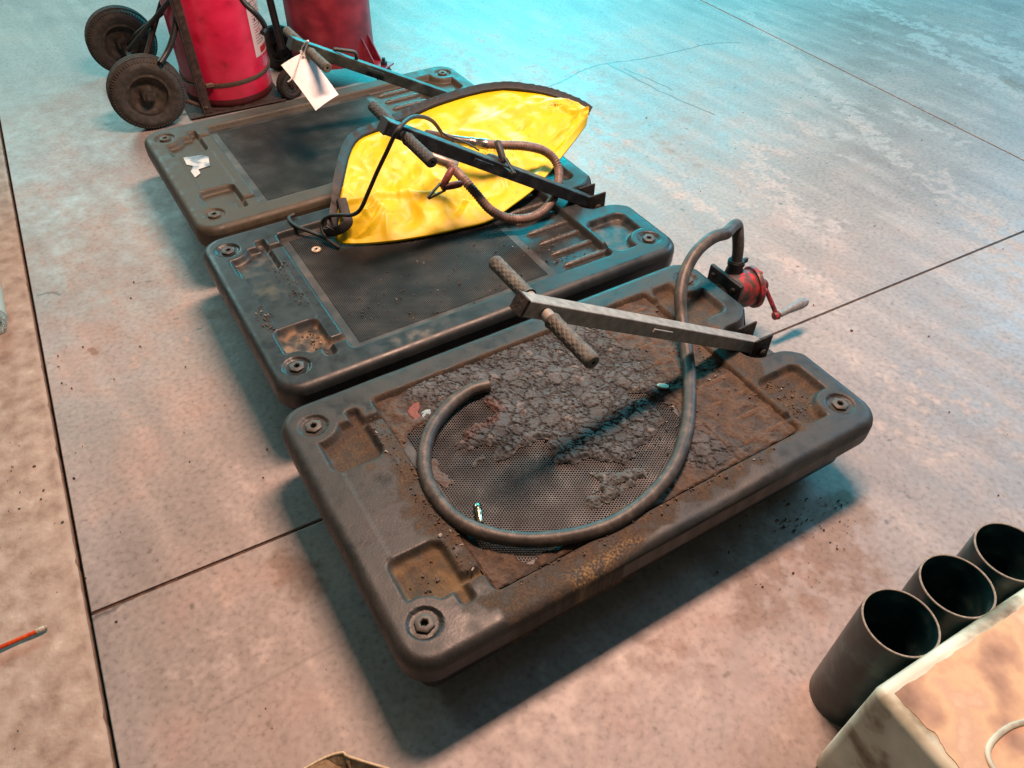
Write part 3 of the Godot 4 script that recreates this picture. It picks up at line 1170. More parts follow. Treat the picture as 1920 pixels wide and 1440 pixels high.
func make_carts() -> void:
	var shells := [shell_mesh(0), shell_mesh(1)]
	var screen := screen_mesh(-0.350, 0.196, -0.247, 0.247, 0.0052, 0.00228)
	var plug := plug_mesh()
	var rib := rib_mesh(0.135)
	var grip := grip_mesh()
	var bracket := MB.new()
	for s in [-1.0, 1.0]:
		bracket.rbox(Transform3D(Basis.IDENTITY, Vector3(0.0, 0.005, s * 0.0255)), Vector3(0.055, 0.07, 0.006), 0.003)
	bracket.rbox(Transform3D(Basis.IDENTITY, Vector3(0.0, -0.03, 0.0)), Vector3(0.07, 0.006, 0.075), 0.0025)
	var bracket_mesh := bracket.commit()
	var pin := MB.new()
	pin.tube([Vector3(0, 0, -0.038), Vector3(0, 0, 0.038)], 0.006, 12)
	for s in [-1.0, 1.0]:
		pin.lathe(along(Vector3(0, 0, s * 0.030), Vector3(0, 0, s)), [Vector2(0.0105, 0), Vector2(0.0105, 0.006), Vector2(0.009, 0.007), Vector2(0, 0.007)], 6)
	var pin_mesh := pin.commit()
	var caster := MB.new()
	caster.lathe(along(Vector3(0, 0.022, -0.012), Vector3(0, 0, 1)), [Vector2(0, 0), Vector2(0.018, 0), Vector2(0.022, 0.003), Vector2(0.022, 0.021), Vector2(0.018, 0.024), Vector2(0, 0.024)], 20)
	caster.rbox(Transform3D(Basis.IDENTITY, Vector3(0, 0.030, 0)), Vector3(0.03, 0.012, 0.036), 0.003)
	var caster_mesh := caster.commit()
	var steel := [
		mottled([[0.0, Color(0.44, 0.43, 0.42)], [0.4, Color(0.52, 0.51, 0.49)], [0.7, Color(0.57, 0.555, 0.53)], [1.0, Color(0.64, 0.62, 0.59)]], 3.5, 0.5, 0.2, 61, 0.02),
		mottled([[0.0, Color(0.11, 0.12, 0.13)], [0.6, Color(0.20, 0.215, 0.23)], [1.0, Color(0.36, 0.37, 0.38)]], 3.0, 0.42, 0.35, 62, 0.012, 0.03),
		mottled([[0.0, Color(0.12, 0.14, 0.135)], [0.6, Color(0.21, 0.235, 0.225)], [1.0, Color(0.34, 0.36, 0.34)]], 3.0, 0.5, 0.2, 63, 0.012, 0.03),
	]
	var rubber := [
		mottled([[0.0, Color(0.17, 0.17, 0.155)], [0.5, Color(0.29, 0.285, 0.26)], [1.0, Color(0.40, 0.39, 0.36)]], 5.0, 0.7, 0.0, 64, 0.02, 0.05),
		mottled([[0.0, Color(0.12, 0.12, 0.12)], [0.5, Color(0.21, 0.21, 0.20)], [1.0, Color(0.30, 0.29, 0.27)]], 5.0, 0.75, 0.0, 65, 0.02, 0.05),
		mottled([[0.0, Color(0.22, 0.215, 0.195)], [0.5, Color(0.34, 0.33, 0.30)], [1.0, Color(0.42, 0.41, 0.38)]], 5.0, 0.8, 0.0, 66, 0.02, 0.05),
	]
	var screens := [
		mottled([[0.0, Color(0.14, 0.145, 0.15)], [0.4, Color(0.23, 0.24, 0.25)], [0.75, Color(0.31, 0.32, 0.325)], [1.0, Color(0.44, 0.435, 0.42)]], 2.0, 0.5, 0.25, 67, 0.012),
		mottled([[0.0, Color(0.14, 0.14, 0.14)], [0.5, Color(0.225, 0.225, 0.22)], [1.0, Color(0.36, 0.345, 0.325)]], 2.0, 0.55, 0.15, 68, 0.010),
		mottled([[0.0, Color(0.15, 0.165, 0.16)], [0.5, Color(0.235, 0.25, 0.24)], [1.0, Color(0.36, 0.365, 0.35)]], 2.0, 0.45, 0.15, 69, 0.010),
	]
	var iron := mottled([[0.0, Color(0.10, 0.085, 0.075)], [0.55, Color(0.19, 0.16, 0.14)], [1.0, Color(0.33, 0.27, 0.22)]], 5.0, 0.7, 0.3, 70, 0.02, 0.06)
	var black := mat(lin(0.02, 0.02, 0.02), 0.6)
	var spots := [[Vector3(0.1458, 0, -1.0485), 0.5662], [Vector3(-0.1886, 0, -1.6298), 0.5717], [Vector3(-0.5428, 0, -2.2049), 0.5875]]
	var tip := [Vector3(-0.142, 0.540, 0.0), Vector3(-0.108, 0.540, 0.0), Vector3(-0.096, 0.486, 0.0)]
	var labels := ["mud-caked low drain cart nearest the viewer, with a black hose coiled on it", "dark grey low drain cart in the middle, under the yellow vinyl sheet", "dusty olive low drain cart farthest back, in front of the red tanks"]
	for k in 3:
		var o := thing("drain_cart", labels[k], "drain cart", spots[k][0], spots[k][1], "low drain carts in a row")
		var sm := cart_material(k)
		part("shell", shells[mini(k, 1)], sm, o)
		part("screen", screen, screens[k], o, Transform3D(Basis.IDENTITY, Vector3(0, 0.1855, 0)))
		for a in [-1.0, 1.0]:
			for c in [-1.0, 1.0]:
				var pm := part("plug", plug, sm, o, Transform3D(Basis(Vector3.UP, 0.35 + k), Vector3(a * 0.48, 0.1965, c * 0.2437)))
				pm.material_override = mats_plug(k)
				part("caster", caster_mesh, black, o, Transform3D(Basis.IDENTITY, Vector3(a * 0.40, 0, c * 0.2)))
		for i in 9:
			part("rib", rib, sm_rib(k), o, Transform3D(Basis.IDENTITY, Vector3(0.280 + 0.002 * i, 0.1815, -0.216 + 0.054 * i)))
		# drawbar: a square tube hinged in the notch, with a cross handle
		var foot := Vector3(0.472, 0.178, 0.0)
		part("bracket", bracket_mesh, iron, o, Transform3D(Basis.IDENTITY, foot))
		part("hinge_pin", pin_mesh, iron, o, Transform3D(Basis.IDENTITY, foot))
		var d: Vector3 = (tip[k] - foot).normalized()
		var up := Vector3(-d.y, d.x, 0.0) * (1.0 if d.x > 0.0 else -1.0)
		var len: float = foot.distance_to(tip[k]) + 0.04
		var bar := MB.new()
		bar.rbox(Transform3D.IDENTITY, Vector3(len, 0.032, 0.032), 0.003)
		var bar_at := Transform3D(Basis(d, up, d.cross(up)), foot + d * (len * 0.5 - 0.02))
		var arm := part("drawbar", bar.commit(), steel[k], o, bar_at)
		part("end_cap", box_mesh(Vector3(0.006, 0.034, 0.034), 0.002), black if k else iron, arm, Transform3D(Basis.IDENTITY, Vector3(len * 0.5 + 0.003, 0, 0)))
		part("cross_rod", tube_mesh([Vector3(0, 0, -0.07), Vector3(0, 0, 0.07)], 0.0115, 16), steel[k], arm, Transform3D(Basis.IDENTITY, Vector3(len * 0.5 - 0.045, -0.002, 0)))
		for s in [-1.0, 1.0]:
			part("grip", grip, rubber[k], arm, along(Vector3(len * 0.5 - 0.045, -0.002, s * 0.036), Vector3(0, 0, s)))
		# small folded lock plate welded on the drawbar
		var clip := MB.new()
		clip.rbox(Transform3D(Basis.IDENTITY, Vector3(0, 0.004, 0)), Vector3(0.06, 0.008, 0.004), 0.001)
		part("lock_tab", clip.commit(), steel[k], arm, Transform3D(Basis.IDENTITY, Vector3(len * (0.02 if k == 0 else 0.12), 0.0, -0.022)))
		if k == 0:
			var dirt := StandardMaterial3D.new()
			dirt.vertex_color_use_as_albedo = true
			dirt.roughness = 0.8
			var cr := part("mud_crust", crust_mesh(), dirt, o, Transform3D(Basis.IDENTITY, Vector3(0, 0.1862, 0)))
			cr.set_meta("kind", "stuff")
			cr.set_meta("label", "cracked crust of dried mud on the screen")
			var cb := part("crumbs", crumbs_mesh([[Vector3(-0.37, 0.200, 0.0), 0.02, 0.22, 220], [Vector3(0.41, 0.1845, 0.17), 0.04, 0.06, 90], [Vector3(0.1, 0.19, 0.0), 0.25, 0.2, 420], [Vector3(0.0, 0.2005, 0.262), 0.33, 0.012, 120], [Vector3(0.36, 0.19, 0.0), 0.06, 0.2, 200], [Vector3(-0.43, 0.185, 0.165), 0.04, 0.03, 18]], 5, 0.001, 0.0044), dirt, o)
			cb.set_meta("kind", "stuff")
		if k == 1:
			var dirt := StandardMaterial3D.new()
			dirt.vertex_color_use_as_albedo = true
			dirt.roughness = 0.9
			var cb := part("crumbs", crumbs_mesh([[Vector3(-0.39, 0.1995, -0.04), 0.03, 0.10, 90], [Vector3(-0.485, 0.2005, 0.06), 0.018, 0.05, 60], [Vector3(-0.05, 0.1865, 0.12), 0.26, 0.12, 330], [Vector3(-0.42, 0.185, 0.18), 0.03, 0.05, 60], [Vector3(0.27, 0.184, 0.16), 0.07, 0.09, 130]], 6, 0.001, 0.0038), dirt, o)
			cb.set_meta("kind", "stuff")
		if k == 2:
			part("hook", tube_mesh(curve([Vector3(0.0702, 0.4050, -0.0043), Vector3(0.0681, 0.4280, 0.0071), Vector3(0.0630, 0.4380, 0.0065), Vector3(0.0435, 0.4440, -0.0003), Vector3(0.0108, 0.4500, -0.0144)], 5), 0.0052, 8), steel[2], o)
			# remains of a torn sticker on the label panel
			var stick := MB.new()
			var poly := [Vector2(-0.4650, -0.0957), Vector2(-0.4683, -0.0509), Vector2(-0.4552, -0.0326), Vector2(-0.4690, -0.0057), Vector2(-0.4680, 0.0326), Vector2(-0.4483, 0.0168), Vector2(-0.4474, -0.0069), Vector2(-0.4282, -0.0097), Vector2(-0.4124, -0.0111), Vector2(-0.4006, -0.0654), Vector2(-0.4152, -0.0849)]
			var ps := PackedVector2Array(poly)
			for i in Geometry2D.triangulate_polygon(ps):
				stick.vert(Vector3(ps[i].x, 0, ps[i].y), ps[i], Color.WHITE, Vector3.UP)
			for i in range(0, stick.v.size(), 3):
				var ar := (stick.v[i + 1] - stick.v[i]).cross(stick.v[i + 2] - stick.v[i])
				if ar.y > 0.0:
					stick.tri(i, i + 1, i + 2)
				else:
					stick.tri(i, i + 2, i + 1)
			var sp := part("sticker", stick.commit(), mottled([[0.0, Color(0.30, 0.36, 0.42)], [0.4, Color(0.48, 0.54, 0.58)], [0.6, Color(0.75, 0.74, 0.72)], [1.0, Color(0.82, 0.80, 0.78)]], 2.2, 0.5, 0.0, 71, 0.012), o, Transform3D(Basis.IDENTITY, Vector3(0, 0.2008, 0)))
			sp.set_meta("label", "torn white and blue sticker")


var plug_mats := {}
func mats_plug(k: int) -> StandardMaterial3D:
	if not plug_mats.has(k):
		plug_mats[k] = mottled([[0.0, [Color(0.20, 0.19, 0.175), Color(0.18, 0.185, 0.185), Color(0.22, 0.215, 0.195)][k]], [1.0, [Color(0.33, 0.31, 0.275), Color(0.31, 0.315, 0.31), Color(0.36, 0.345, 0.30)][k]]], 6.0, 0.55, 0.0, 80 + k, 0.02)
	return plug_mats[k]


var rib_mats := {}
func sm_rib(k: int) -> StandardMaterial3D:
	if not rib_mats.has(k):
		rib_mats[k] = mottled([[0.0, [Color(0.22, 0.16, 0.11), Color(0.15, 0.14, 0.13), Color(0.2, 0.2, 0.19)][k]], [1.0, [Color(0.40, 0.30, 0.21), Color(0.33, 0.30, 0.27), Color(0.32, 0.32, 0.30)][k]]], 6.0, 0.85 if k == 0 else 0.4, 0.0, 84 + k, 0.02, 0.1)
	return rib_mats[k]


# ---------------------------------------------------------------- hand pump with hose
func hose_rings(path: Array, r: float, dent: float, sd: int) -> PackedFloat32Array:
	var nz := FastNoiseLite.new()
	nz.seed = sd
	nz.frequency = 7.0
	var out := PackedFloat32Array()
	var s := 0.0
	for i in path.size():
		if i > 0:
			s += path[i].distance_to(path[i - 1])
		out.append(r * (1.0 + nz.get_noise_1d(s) * dent))
	return out


func make_pump() -> void:
	var spot := Vector3(0.1458, 0, -1.0485)
	var basis := Basis(Vector3.UP, 0.5662)
	var org := spot + basis * Vector3(0.61, 0.0, -0.2)
	var o := thing("hand_pump", "dark rotary hand pump with worn red paint, crank and long black hose", "hand pump", org, 0.5662)
	var off := Vector3(-0.61, 0.0, 0.2)
	var here := Transform3D(Basis.IDENTITY, off)
	var iron := mottled([[0.0, Color(0.12, 0.11, 0.11)], [0.5, Color(0.24, 0.22, 0.215)], [0.60, Color(0.30, 0.27, 0.26)], [0.65, Color(0.62, 0.10, 0.16)], [1.0, Color(0.78, 0.22, 0.26)]], 6.0, 0.55, 0.1, 201, 0.009, 0.06)
	var worn := mottled([[0.0, Color(0.16, 0.12, 0.12)], [0.48, Color(0.30, 0.23, 0.23)], [0.56, Color(0.55, 0.15, 0.2)], [1.0, Color(0.80, 0.28, 0.34)]], 7.0, 0.5, 0.1, 202, 0.012, 0.05)
	var dark := mottled([[0.0, Color(0.07, 0.07, 0.07)], [1.0, Color(0.17, 0.17, 0.17)]], 6.0, 0.5, 0.1, 203, 0.02, 0.03)
	var fl := MB.new()
	fl.rbox(Transform3D(Basis.IDENTITY, Vector3(0.576, 0.142, -0.203)), Vector3(0.012, 0.122, 0.112), 0.004)
	fl.lathe(along(Vector3(0.57, 0.142, -0.203), Vector3(-1, 0, 0)), [Vector2(0.03, 0.0), Vector2(0.03, 0.07), Vector2(0.0, 0.07)], 20)
	var flange := part("flange", fl.commit(), dark, o, here)
	for a in [-1.0, 1.0]:
		for c in [-1.0, 1.0]:
			part("bolt", lathe_mesh([Vector2(0.0065, 0), Vector2(0.0065, 0.006), Vector2(0.005, 0.007), Vector2(0, 0.007)], 6), dark, flange, along(Vector3(0.57, 0.142 + a * 0.040, -0.203 + c * 0.036), Vector3(-1, 0, 0)))
	var ax := Vector3(0.96, 0.03, 0.26).normalized()
	var c0 := Vector3(0.582, 0.146, -0.203)
	var bd := MB.new()
	bd.lathe(along(c0, ax), [Vector2(0.040, 0.0), Vector2(0.0455, 0.006), Vector2(0.047, 0.02), Vector2(0.047, 0.06), Vector2(0.045, 0.074), Vector2(0.04, 0.076)], 36)
	part("body", bd.commit(), iron, o, here)
	var cv := MB.new()
	cv.lathe(along(c0 + ax * 0.074, ax), [Vector2(0.0, 0.0), Vector2(0.053, 0.0), Vector2(0.054, 0.002), Vector2(0.054, 0.010), Vector2(0.051, 0.013), Vector2(0.022, 0.014), Vector2(0.017, 0.020), Vector2(0.013, 0.030), Vector2(0.0, 0.031)], 36)
	var cover := part("cover", cv.commit(), worn, o, here)
	for k in 6:
		var a := TAU * k / 6.0 + 0.3
		var tr := along(c0 + ax * 0.086, ax)
		part("bolt", lathe_mesh([Vector2(0.0055, 0), Vector2(0.0055, 0.005), Vector2(0.0045, 0.006), Vector2(0, 0.006)], 6), worn, cover, Transform3D(tr.basis, tr * Vector3(cos(a) * 0.046, 0, sin(a) * 0.046)))
	var nk := MB.new()
	nk.lathe(along(Vector3(0.618, 0.182, -0.218), Vector3(0.02, 1.0, -0.08)), [Vector2(0.024, 0.0), Vector2(0.021, 0.014), Vector2(0.019, 0.02), Vector2(0.019, 0.04), Vector2(0.0, 0.04)], 24)
	part("outlet", nk.commit(), dark, o, here)
	var cl := MB.new()
	var cat := along(Vector3(0.619, 0.208, -0.220), Vector3(0.02, 1.0, -0.08))
	cl.lathe(cat, [Vector2(0.0205, 0.0), Vector2(0.0215, 0.001), Vector2(0.0215, 0.011), Vector2(0.0205, 0.012)], 24)
	cl.rbox(Transform3D(cat.basis, cat * Vector3(0.026, 0.006, 0.004)), Vector3(0.014, 0.012, 0.009), 0.002)
	part("hose_clamp", cl.commit(), dark, o, here)
	# crank
	var hub := c0 + ax * 0.108
	var low := Vector3(0.694, 0.090, -0.112)
	var cr := MB.new()
	cr.tube(curve([hub + Vector3(0, 0.012, -0.008), hub.lerp(low, 0.3) + ax * 0.003, hub.lerp(low, 0.75) + ax * 0.002, low + (low - hub).normalized() * 0.008], 5), 0.0085, 10, true, Color.WHITE, 0.6, ax)
	cr.lathe(along(hub - ax * 0.012, ax), [Vector2(0.0, 0.0), Vector2(0.013, 0.0), Vector2(0.014, 0.004), Vector2(0.014, 0.020), Vector2(0.011, 0.023), Vector2(0, 0.023)], 16)
	cr.lathe(along(low - ax * 0.008, ax), [Vector2(0.0, 0.0), Vector2(0.010, 0.0), Vector2(0.011, 0.003), Vector2(0.011, 0.014), Vector2(0.009, 0.016), Vector2(0, 0.016)], 14)
	var crank := part("crank", cr.commit(), worn, o, here)
	var hd := MB.new()
	hd.lathe(along(low + ax * 0.009, Vector3(1.0, 0.05, -0.02)), [Vector2(0.0, 0.0), Vector2(0.007, 0.0), Vector2(0.0078, 0.004), Vector2(0.0085, 0.03), Vector2(0.0115, 0.055), Vector2(0.0135, 0.075), Vector2(0.0125, 0.09), Vector2(0.008, 0.0985), Vector2(0.0, 0.101)], 18)
	part("crank_handle", hd.commit(), mottled([[0.0, Color(0.36, 0.37, 0.38)], [1.0, Color(0.58, 0.59, 0.60)]], 7.0, 0.45, 0.1, 204, 0.02, 0.03), crank)
	# hose: from the outlet over the cart's corner down on to the screen
	var pts := [Vector3(-0.1255, 0.2050, -0.1634), Vector3(-0.1689, 0.2040, -0.1699), Vector3(-0.2315, 0.2040, -0.1503), Vector3(-0.2909, 0.2050, -0.1091), Vector3(-0.3315, 0.2030, -0.0538), Vector3(-0.3505, 0.2030, 0.0082), Vector3(-0.3470, 0.2030, 0.0830), Vector3(-0.3166, 0.2040, 0.1447), Vector3(-0.2563, 0.2040, 0.1980), Vector3(-0.1740, 0.2040, 0.2337), Vector3(-0.0961, 0.2060, 0.2460), Vector3(-0.0068, 0.2080, 0.2321), Vector3(0.0774, 0.2100, 0.1960), Vector3(0.1630, 0.2120, 0.1295), Vector3(0.2443, 0.2140, 0.0390), Vector3(0.2917, 0.2220, -0.0290), Vector3(0.3267, 0.2450, -0.0909), Vector3(0.3499, 0.2750, -0.1320), Vector3(0.3886, 0.3030, -0.1688), Vector3(0.4385, 0.3250, -0.1945), Vector3(0.4964, 0.3350, -0.2083), Vector3(0.5393, 0.3320, -0.2091)]
	var first := curve(pts, 7)
	var path := []
	for q in first:
		path.append(q)
	# the kink, then straight down into the outlet
	var bend := Vector3(0.612, 0.312, -0.246)
	for q in curve([path[path.size() - 1], bend, Vector3(0.617, 0.285, -0.236), Vector3(0.619, 0.25, -0.226), Vector3(0.619, 0.212, -0.220)], 6).slice(1):
		path.append(q)
	var hose_mat := mottled([[0.0, Color(0.13, 0.12, 0.11)], [0.45, Color(0.21, 0.195, 0.18)], [0.7, Color(0.29, 0.265, 0.24)], [1.0, Color(0.40, 0.36, 0.32)]], 5.0, 0.5, 0.0, 205, 0.012, 0.04)
	var hs := MB.new()
	hs.tube(path, hose_rings(path, 0.0142, 0.06, 3), 18)
	part("hose", hs.commit(), hose_mat, o, here)


# ---------------------------------------------------------------- yellow vinyl sheet
func make_yellow_bag() -> void:
	var org := Vector3(-0.2618, 0.1900, -1.6702)
	var o := thing("vinyl_sheet", "folded yellow vinyl containment sheet with black bound edge, draped across two carts", "vinyl sheet", Vector3(org.x, 0, org.z))
	var here := Transform3D(Basis.IDENTITY, -Vector3(org.x, 0, org.z))
	var low := curve([Vector3(-0.4652, 0.2000, -1.6401), Vector3(-0.4349, 0.1950, -1.6275), Vector3(-0.3404, 0.1960, -1.6380), Vector3(-0.2336, 0.1960, -1.6701), Vector3(-0.1459, 0.1960, -1.7092), Vector3(-0.0728, 0.1970, -1.7471), Vector3(-0.0142, 0.2120, -1.7999), Vector3(0.0579, 0.2260, -1.8909), Vector3(0.1356, 0.2420, -2.0498), Vector3(0.1780, 0.2580, -2.1288), Vector3(0.2017, 0.2680, -2.1781)], 6)
	var high := curve([Vector3(-0.4651, 0.2250, -1.6294), Vector3(-0.4587, 0.2580, -1.6790), Vector3(-0.4563, 0.3000, -1.7513), Vector3(-0.4478, 0.3220, -1.9149), Vector3(-0.3779, 0.3180, -2.0138), Vector3(-0.3077, 0.3180, -2.0970), Vector3(-0.2138, 0.3250, -2.1781), Vector3(-0.0748, 0.3250, -2.2639), Vector3(0.0552, 0.3180, -2.2660), Vector3(0.1536, 0.2980, -2.2467), Vector3(0.2106, 0.2800, -2.2169)], 6)
	var nz := FastNoiseLite.new()
	nz.seed = 33
	nz.frequency = 3.2
	nz.fractal_type = FastNoiseLite.FRACTAL_RIDGED
	nz.fractal_octaves = 2
	nz.fractal_gain = 0.35
	var nl := FastNoiseLite.new()
	nl.seed = 35
	nl.frequency = 3.4
	nl.fractal_octaves = 2
	var fine := FastNoiseLite.new()
	fine.seed = 34
	fine.frequency = 24.0
	fine.fractal_type = FastNoiseLite.FRACTAL_RIDGED
	fine.fractal_octaves = 2
	# sharp folds pressed into the vinyl: from, to, height, half width (in sheet coordinates)
	var folds := []
	var fr := RandomNumberGenerator.new()
	fr.seed = 21
	for k in 26:
		var c0 := Vector2(fr.randf_range(0.08, 0.95), fr.randf_range(0.1, 0.95))
		var an := fr.randf_range(0.6, 2.3) if k % 3 else fr.randf_range(-0.5, 0.5)
		var ln := fr.randf_range(0.08, 0.30)
		folds.append([c0, c0 + Vector2(cos(an) * 0.45, sin(an)) * ln, fr.randf_range(0.003, 0.007) * (1.0 if fr.randf() > 0.4 else -1.0), fr.randf_range(0.012, 0.035)])
	folds.append([Vector2(0.10, 0.80), Vector2(0.45, 0.12), 0.007, 0.02])
	folds.append([Vector2(0.50, 0.0), Vector2(0.44, 0.30), 0.008, 0.025])
	folds.append([Vector2(0.36, 0.05), Vector2(0.50, 0.25), -0.006, 0.03])
	folds.append([Vector2(0.55, 0.05), Vector2(0.93, 0.10), 0.006, 0.03])
	var cols := low.size()
	var sub := 4
	var nu := (cols - 1) * sub
	var nv := 110
	var front := []
	for i in nu + 1:
		var k := mini(i / sub, cols - 2)
		var t := float(i) / sub - k
		var a: Vector3 = low[k].lerp(low[k + 1], t)
		var c: Vector3 = high[k].lerp(high[k + 1], t)
		var row := []
		for j in nv + 1:
			var s := float(j) / nv
			var p := a.lerp(c, s)
			var bulge := sin(PI * s)
			var e := minf(1.0, minf(s, 1.0 - s) * 7.0)
			p.y += bulge * 0.012
			var w := p * 1.0
			var warp := Vector2(w.x + nl.get_noise_2d(w.x, w.z) * 0.12, w.z * 0.8 + nl.get_noise_2d(w.x + 7.0, w.z) * 0.12)
			var crease := nz.get_noise_2d(warp.x * 1.35 + warp.y * 0.5, warp.y * 0.9 - warp.x * 0.4)
			p.y += e * (crease * 0.0105 + nl.get_noise_2d(w.x * 1.2, w.z * 1.2) * 0.020 + fine.get_noise_2d(w.x * 0.6, w.z * 0.6) * 0.0016)
			var fu := Vector2(float(i) / nu, s)
			for fd in folds:
				var ab: Vector2 = fd[1] - fd[0]
				var tt := clampf((fu - fd[0]).dot(ab) / ab.length_squared(), 0.0, 1.0)
				var dv: Vector2 = (fu - (fd[0] + ab * tt)) * Vector2(1.0, 0.45)
				var kk: float = 1.0 - dv.length() / fd[3]
				if kk > 0.0:
					p.y += e * 1.7 * fd[2] * kk * (1.0 - absf(tt * 2.0 - 1.0) * 0.6)
			row.append(p)
		front.append(row)
	var b := MB.new()
	var total := nv * 2
	for i in nu + 1:
		for j in total:
			var s: float
			var p: Vector3
			if j <= nv:
				p = front[i][j]
				s = float(j) / nv
			else:
				# the layers folded underneath
				var jj := total - j
				s = float(jj) / nv
				p = front[i][jj] - Vector3(0, 0.006 + 0.055 * sin(PI * s) * sin(PI * clampf(float(i) / nu, 0.04, 0.96)), 0)
				p.y = maxf(p.y, 0.19)
			b.vert(p, Vector2(float(i) / nu, s))
	for i in nu:
		for j in total:
			var q := i * total + j
			var r := i * total + (j + 1) % total
			b.quad(q, q + total, r + total, r)
	b.smooth()
	var m := StandardMaterial3D.new()
	var w := 1024
	var h := 512
	var n1 := noise_img(w, h, 0.006, 4, 301)
	var n2 := noise_img(w, h, 0.035, 5, 302)
	var n3 := noise_img(w, h, 0.12, 4, 303)
	var px := PackedByteArray()
	px.resize(w * h * 3)
	var stains := [[0.86, 0.80, 0.09, 0.10], [0.82, 0.66, 0.04, 0.06], [0.90, 0.42, 0.02, 0.10], [0.94, 0.46, 0.025, 0.07], [0.62, 0.42, 0.05, 0.05], [0.52, 0.55, 0.03, 0.03]]
	for y in h:
		for x in w:
			var q := y * w + x
			var u := float(x) / w
			var v := float(y) / h
			var a := n1[q] / 255.0
			var c := n2[q] / 255.0
			var d := n3[q] / 255.0
			var col := Color(0.85, 0.73, 0.05).lerp(Color(0.81, 0.66, 0.05), clampf((a - 0.45) * 1.6, 0.0, 1.0))
			col = col.lerp(Color(0.62, 0.47, 0.10), clampf((c - 0.74) * 3.0, 0.0, 0.35))
			var st_ := 0.0
			for e in stains:
				st_ = maxf(st_, 1.0 - Vector2((u - e[0]) / e[2], (v - e[1]) / e[3]).length())
			st_ = clampf(st_ * 1.5, 0.0, 1.0) * clampf((d - 0.50) * 9.0, 0.0, 1.0) * clampf((c - 0.38) * 6.0, 0.0, 1.0)
			col = col.lerp(Color(0.36, 0.27, 0.12), st_ * 0.75)
			px[q * 3] = int(col.r * 255.0)
			px[q * 3 + 1] = int(col.g * 255.0)
			px[q * 3 + 2] = int(col.b * 255.0)
	m.albedo_texture = ImageTexture.create_from_image(Image.create_from_data(w, h, false, Image.FORMAT_RGB8, px))
	m.roughness = 0.48
	m.texture_repeat = false
	part("sheet", b.commit(), m, o, here)
	# black webbing stitched over the rim
	var bind := MB.new()
	var rim := []
	for i in range(0, nu + 1, 2):
		rim.append(front[i][nv] + Vector3(0, 0.004, 0))
	var rr := FastNoiseLite.new()
	rr.seed = 40
	rr.frequency = 14.0
	var prev := -1
	for i in rim.size():
		var t: Vector3 = (rim[mini(i + 1, rim.size() - 1)] - rim[maxi(i - 1, 0)]).normalized()
		var inward: Vector3 = (front[nu * 6 / 10][nv * 4 / 10] - rim[i])
		inward = (inward - t * inward.dot(t)).normalized()
		var nn := t.cross(inward).normalized()
		if nn.y < 0.0:
			nn = -nn
		var width := 0.021
		var outw := (-inward + Vector3.UP * 0.55).normalized()
		var wave := rr.get_noise_1d(i * 0.03) * 0.004
		var ring := [rim[i] + inward * 0.008 + nn * 0.0045, rim[i] + nn * (0.0055 + wave), rim[i] + outw * width + nn * (0.002 + wave), rim[i] + outw * width - nn * 0.003, rim[i] + inward * 0.004 - nn * 0.006]
		var base := bind.v.size()
		for q in ring:
			bind.vert(q)
		if prev >= 0:
			for k in 5:
				var k2 := (k + 1) % 5
				bind.quad(prev + k, prev + k2, base + k2, base + k)
		prev = base
	bind.smooth()
	part("binding", bind.commit(), mottled([[0.0, Color(0.07, 0.07, 0.075)], [0.6, Color(0.11, 0.11, 0.11)], [1.0, Color(0.22, 0.21, 0.20)]], 8.0, 0.6, 0.0, 305, 0.02, 0.08), o, here)
	# loose end of the webbing, folded at the lower corner
	var tail := MB.new()
	var tp := curve([Vector3(-0.4481, 0.2850, -1.6939), Vector3(-0.4325, 0.2650, -1.6521), Vector3(-0.4265, 0.2500, -1.6368), Vector3(-0.4519, 0.2320, -1.6291), Vector3(-0.4869, 0.2150, -1.6432), Vector3(-0.5002, 0.2120, -1.6665)], 6)
	tail.tube(tp, 0.0125, 10, true, Color.WHITE, 0.22, Vector3.UP)
	part("strap_end", tail.commit(), mottled([[0.0, Color(0.11, 0.11, 0.11)], [1.0, Color(0.22, 0.21, 0.20)]], 8.0, 0.6, 0.0, 306, 0.02, 0.08), o, here)


